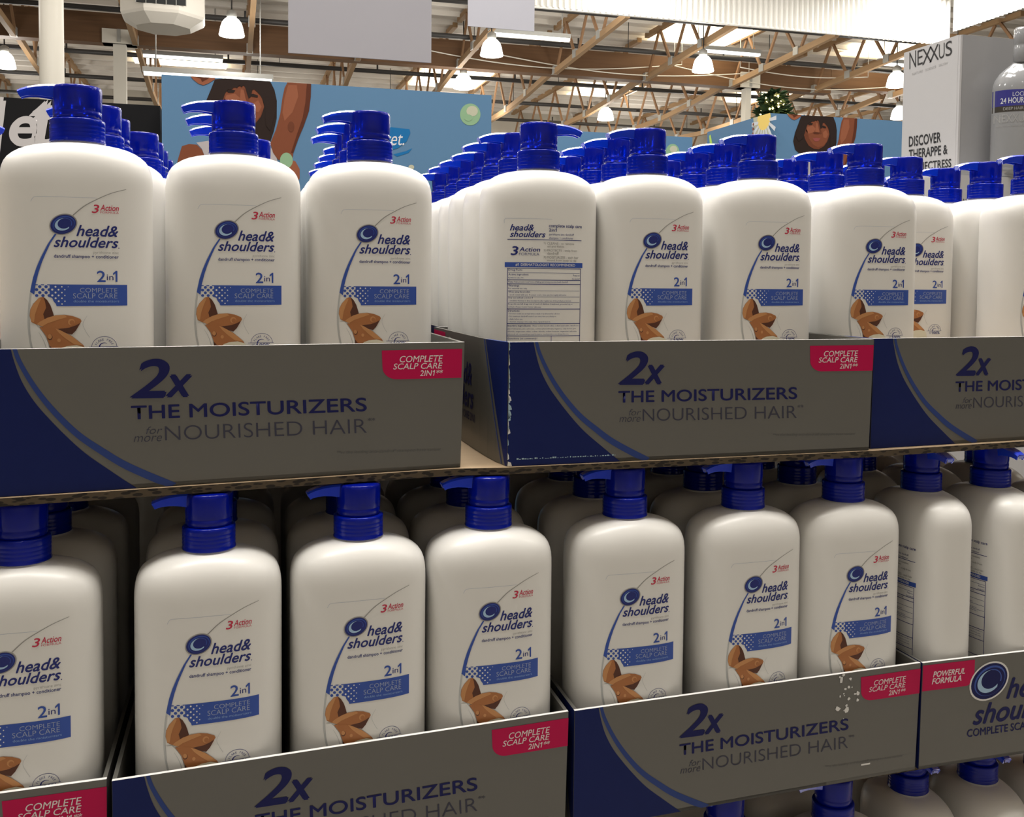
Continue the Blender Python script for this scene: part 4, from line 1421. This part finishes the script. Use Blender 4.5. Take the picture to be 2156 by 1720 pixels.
wb = empty('hair_care_bottle', (at(2147, 200, YN - 0.060).x, YN - 0.060, NB_), R(-28))
tag(wb, 'clear wrapped grey bottle with violet label standing against white carton with painted shade', 'bottle')
mb = MB()
prof = []
bh = at(2100, 60, YN - 0.037).z - NB_
k = bh / 0.236
for r, z in ((0.054, 0.0), (0.0605, 0.004), (0.061, 0.02), (0.061, 0.137), (0.0595, 0.145), (0.055, 0.154), (0.046, 0.164), (0.033, 0.172), (0.022, 0.178), (0.0165, 0.182)):
    prof.append((r, z * k))
vs, fs = [], []
nseg = 48
for r, z in prof:
    for j in range(nseg):
        a = 2 * PI * j / nseg
        vs.append((r * math.cos(a), r * 0.62 * math.sin(a), z))
for i in range(len(prof) - 1):
    for j in range(nseg):
        fs.append((i * nseg + j, i * nseg + (j + 1) % nseg, (i + 1) * nseg + (j + 1) % nseg, (i + 1) * nseg + j))
fs += [tuple(reversed(range(nseg))), tuple((len(prof) - 1) * nseg + j for j in range(nseg))]
mb.add(vs, fs, 0, True)
mb.build('body', m_wrap, wb)
mb = MB()
mb.lathe([(0.0150, 0.181 * k), (0.0165, 0.183 * k), (0.0165, 0.205 * k), (0.0155, 0.207 * k), (0.0155, 0.210 * k), (0.0165, 0.212 * k), (0.0160, 0.232 * k), (0.0130, 0.236 * k)], 28)
mb.build('cap', m_wrap, wb)
A = Art()
zt = 0.136 * k
A.rect(-0.0606, 0.0606, zt - 0.037, zt, 0, 1)
A.rect(-0.0606, 0.0606, zt - 0.050, zt - 0.037, 1, 1)
A.text('LOCKS IN', -0.024, 0.024, zt - 0.006, zt - 0.0155, 2, 2, -0.008)
A.text('24 HOUR MOISTURE', -0.047, 0.056, zt - 0.0185, zt - 0.0310, 2, 2, 0.014)
A.text('DEEP HAIR HYDRATION', -0.042, 0.052, zt - 0.0400, zt - 0.0465, 3, 2, 0.0)
A.text('NEXXUS', -0.058, 0.010, zt - 0.056, zt - 0.075, 3, 2, -0.004)
A.text('NEW YORK SALON CARE', -0.054, 0.008, zt - 0.0815, zt - 0.0850, 3, 2, 0.0)


def wrap_front(x, z, l):
    r = 0.061
    for i in range(len(prof) - 1):
        if prof[i][1] <= z <= prof[i + 1][1]:
            t = (z - prof[i][1]) / (prof[i + 1][1] - prof[i][1])
            r = prof[i][0] + (prof[i + 1][0] - prof[i][0]) * t
    t = min(abs(x) / r, 0.995)
    return (x, -r * 0.62 * math.sqrt(1 - t * t) - 0.0002 - 0.0001 * l, z)


mb = MB()
A.into(mb, wrap_front, 0, 0.004)
mb.build('label', [m_plab, m_clab, m_pwhite, m_inkg], wb)

# ------------------------------------------------------------------ lit tree far behind
tp = at(1628, 196, 9.0)
tr = empty('christmas_tree', (tp.x, 9.0, 0))
tag(tr, 'green tree top with small warm lights peeking over the blue carton', 'tree')
H = tp.z
mb = MB()
mb.lathe([(0.08, 0), (0.04, H * 0.8), (0.01, H)], 10)
mb.build('trunk', m_web, tr)
rnd = random.Random(4)
mb = MB()
for k in range(2600):
    h = rnd.uniform(0.25, 1.0) ** 0.8
    rad = (1.02 - h) * 1.1 + 0.05
    a = rnd.uniform(0, 2 * PI)
    r = rad * (0.35 + 0.65 * rnd.random())
    c = Vector((r * math.cos(a), r * math.sin(a), h * H))
    d = Vector((math.cos(a) + rnd.uniform(-.5, .5), math.sin(a) + rnd.uniform(-.5, .5), rnd.uniform(-0.5, 0.5))).normalized() * 0.11
    s = d.cross(Vector((rnd.uniform(-1, 1), rnd.uniform(-1, 1), 1))).normalized() * 0.018
    mb.add([c - d - s, c - d + s, c + d * 0.6 + s, c + d, c + d * 0.6 - s], [(0, 1, 2, 3, 4)], 0)
mb.build('needles', mat('tree_green', (0.035, 0.075, 0.03), 0.7), tr)['kind'] = 'stuff'
mb = MB()
for k in range(90):
    h = rnd.uniform(0.72, 0.99)
    rad = ((1.02 - h) * 1.1 + 0.05) * 1.0
    a = rnd.uniform(PI, 2 * PI)
    mb.lathe([(0.004, -0.012), (0.012, 0.0), (0.004, 0.012)], 6, 0, rad * math.cos(a), rad * math.sin(a))
    mb.v[-18:] = [(x, y, z + h * H) for x, y, z in mb.v[-18:]]
mb.build('light_string', mat('tree_light', (1, 0.8, 0.4), 0.4, emit=(1.0, 0.72, 0.3), estr=12.0), tr)['kind'] = 'stuff'

for o in (o_front, o_back):
    bpy.data.objects.remove(o)
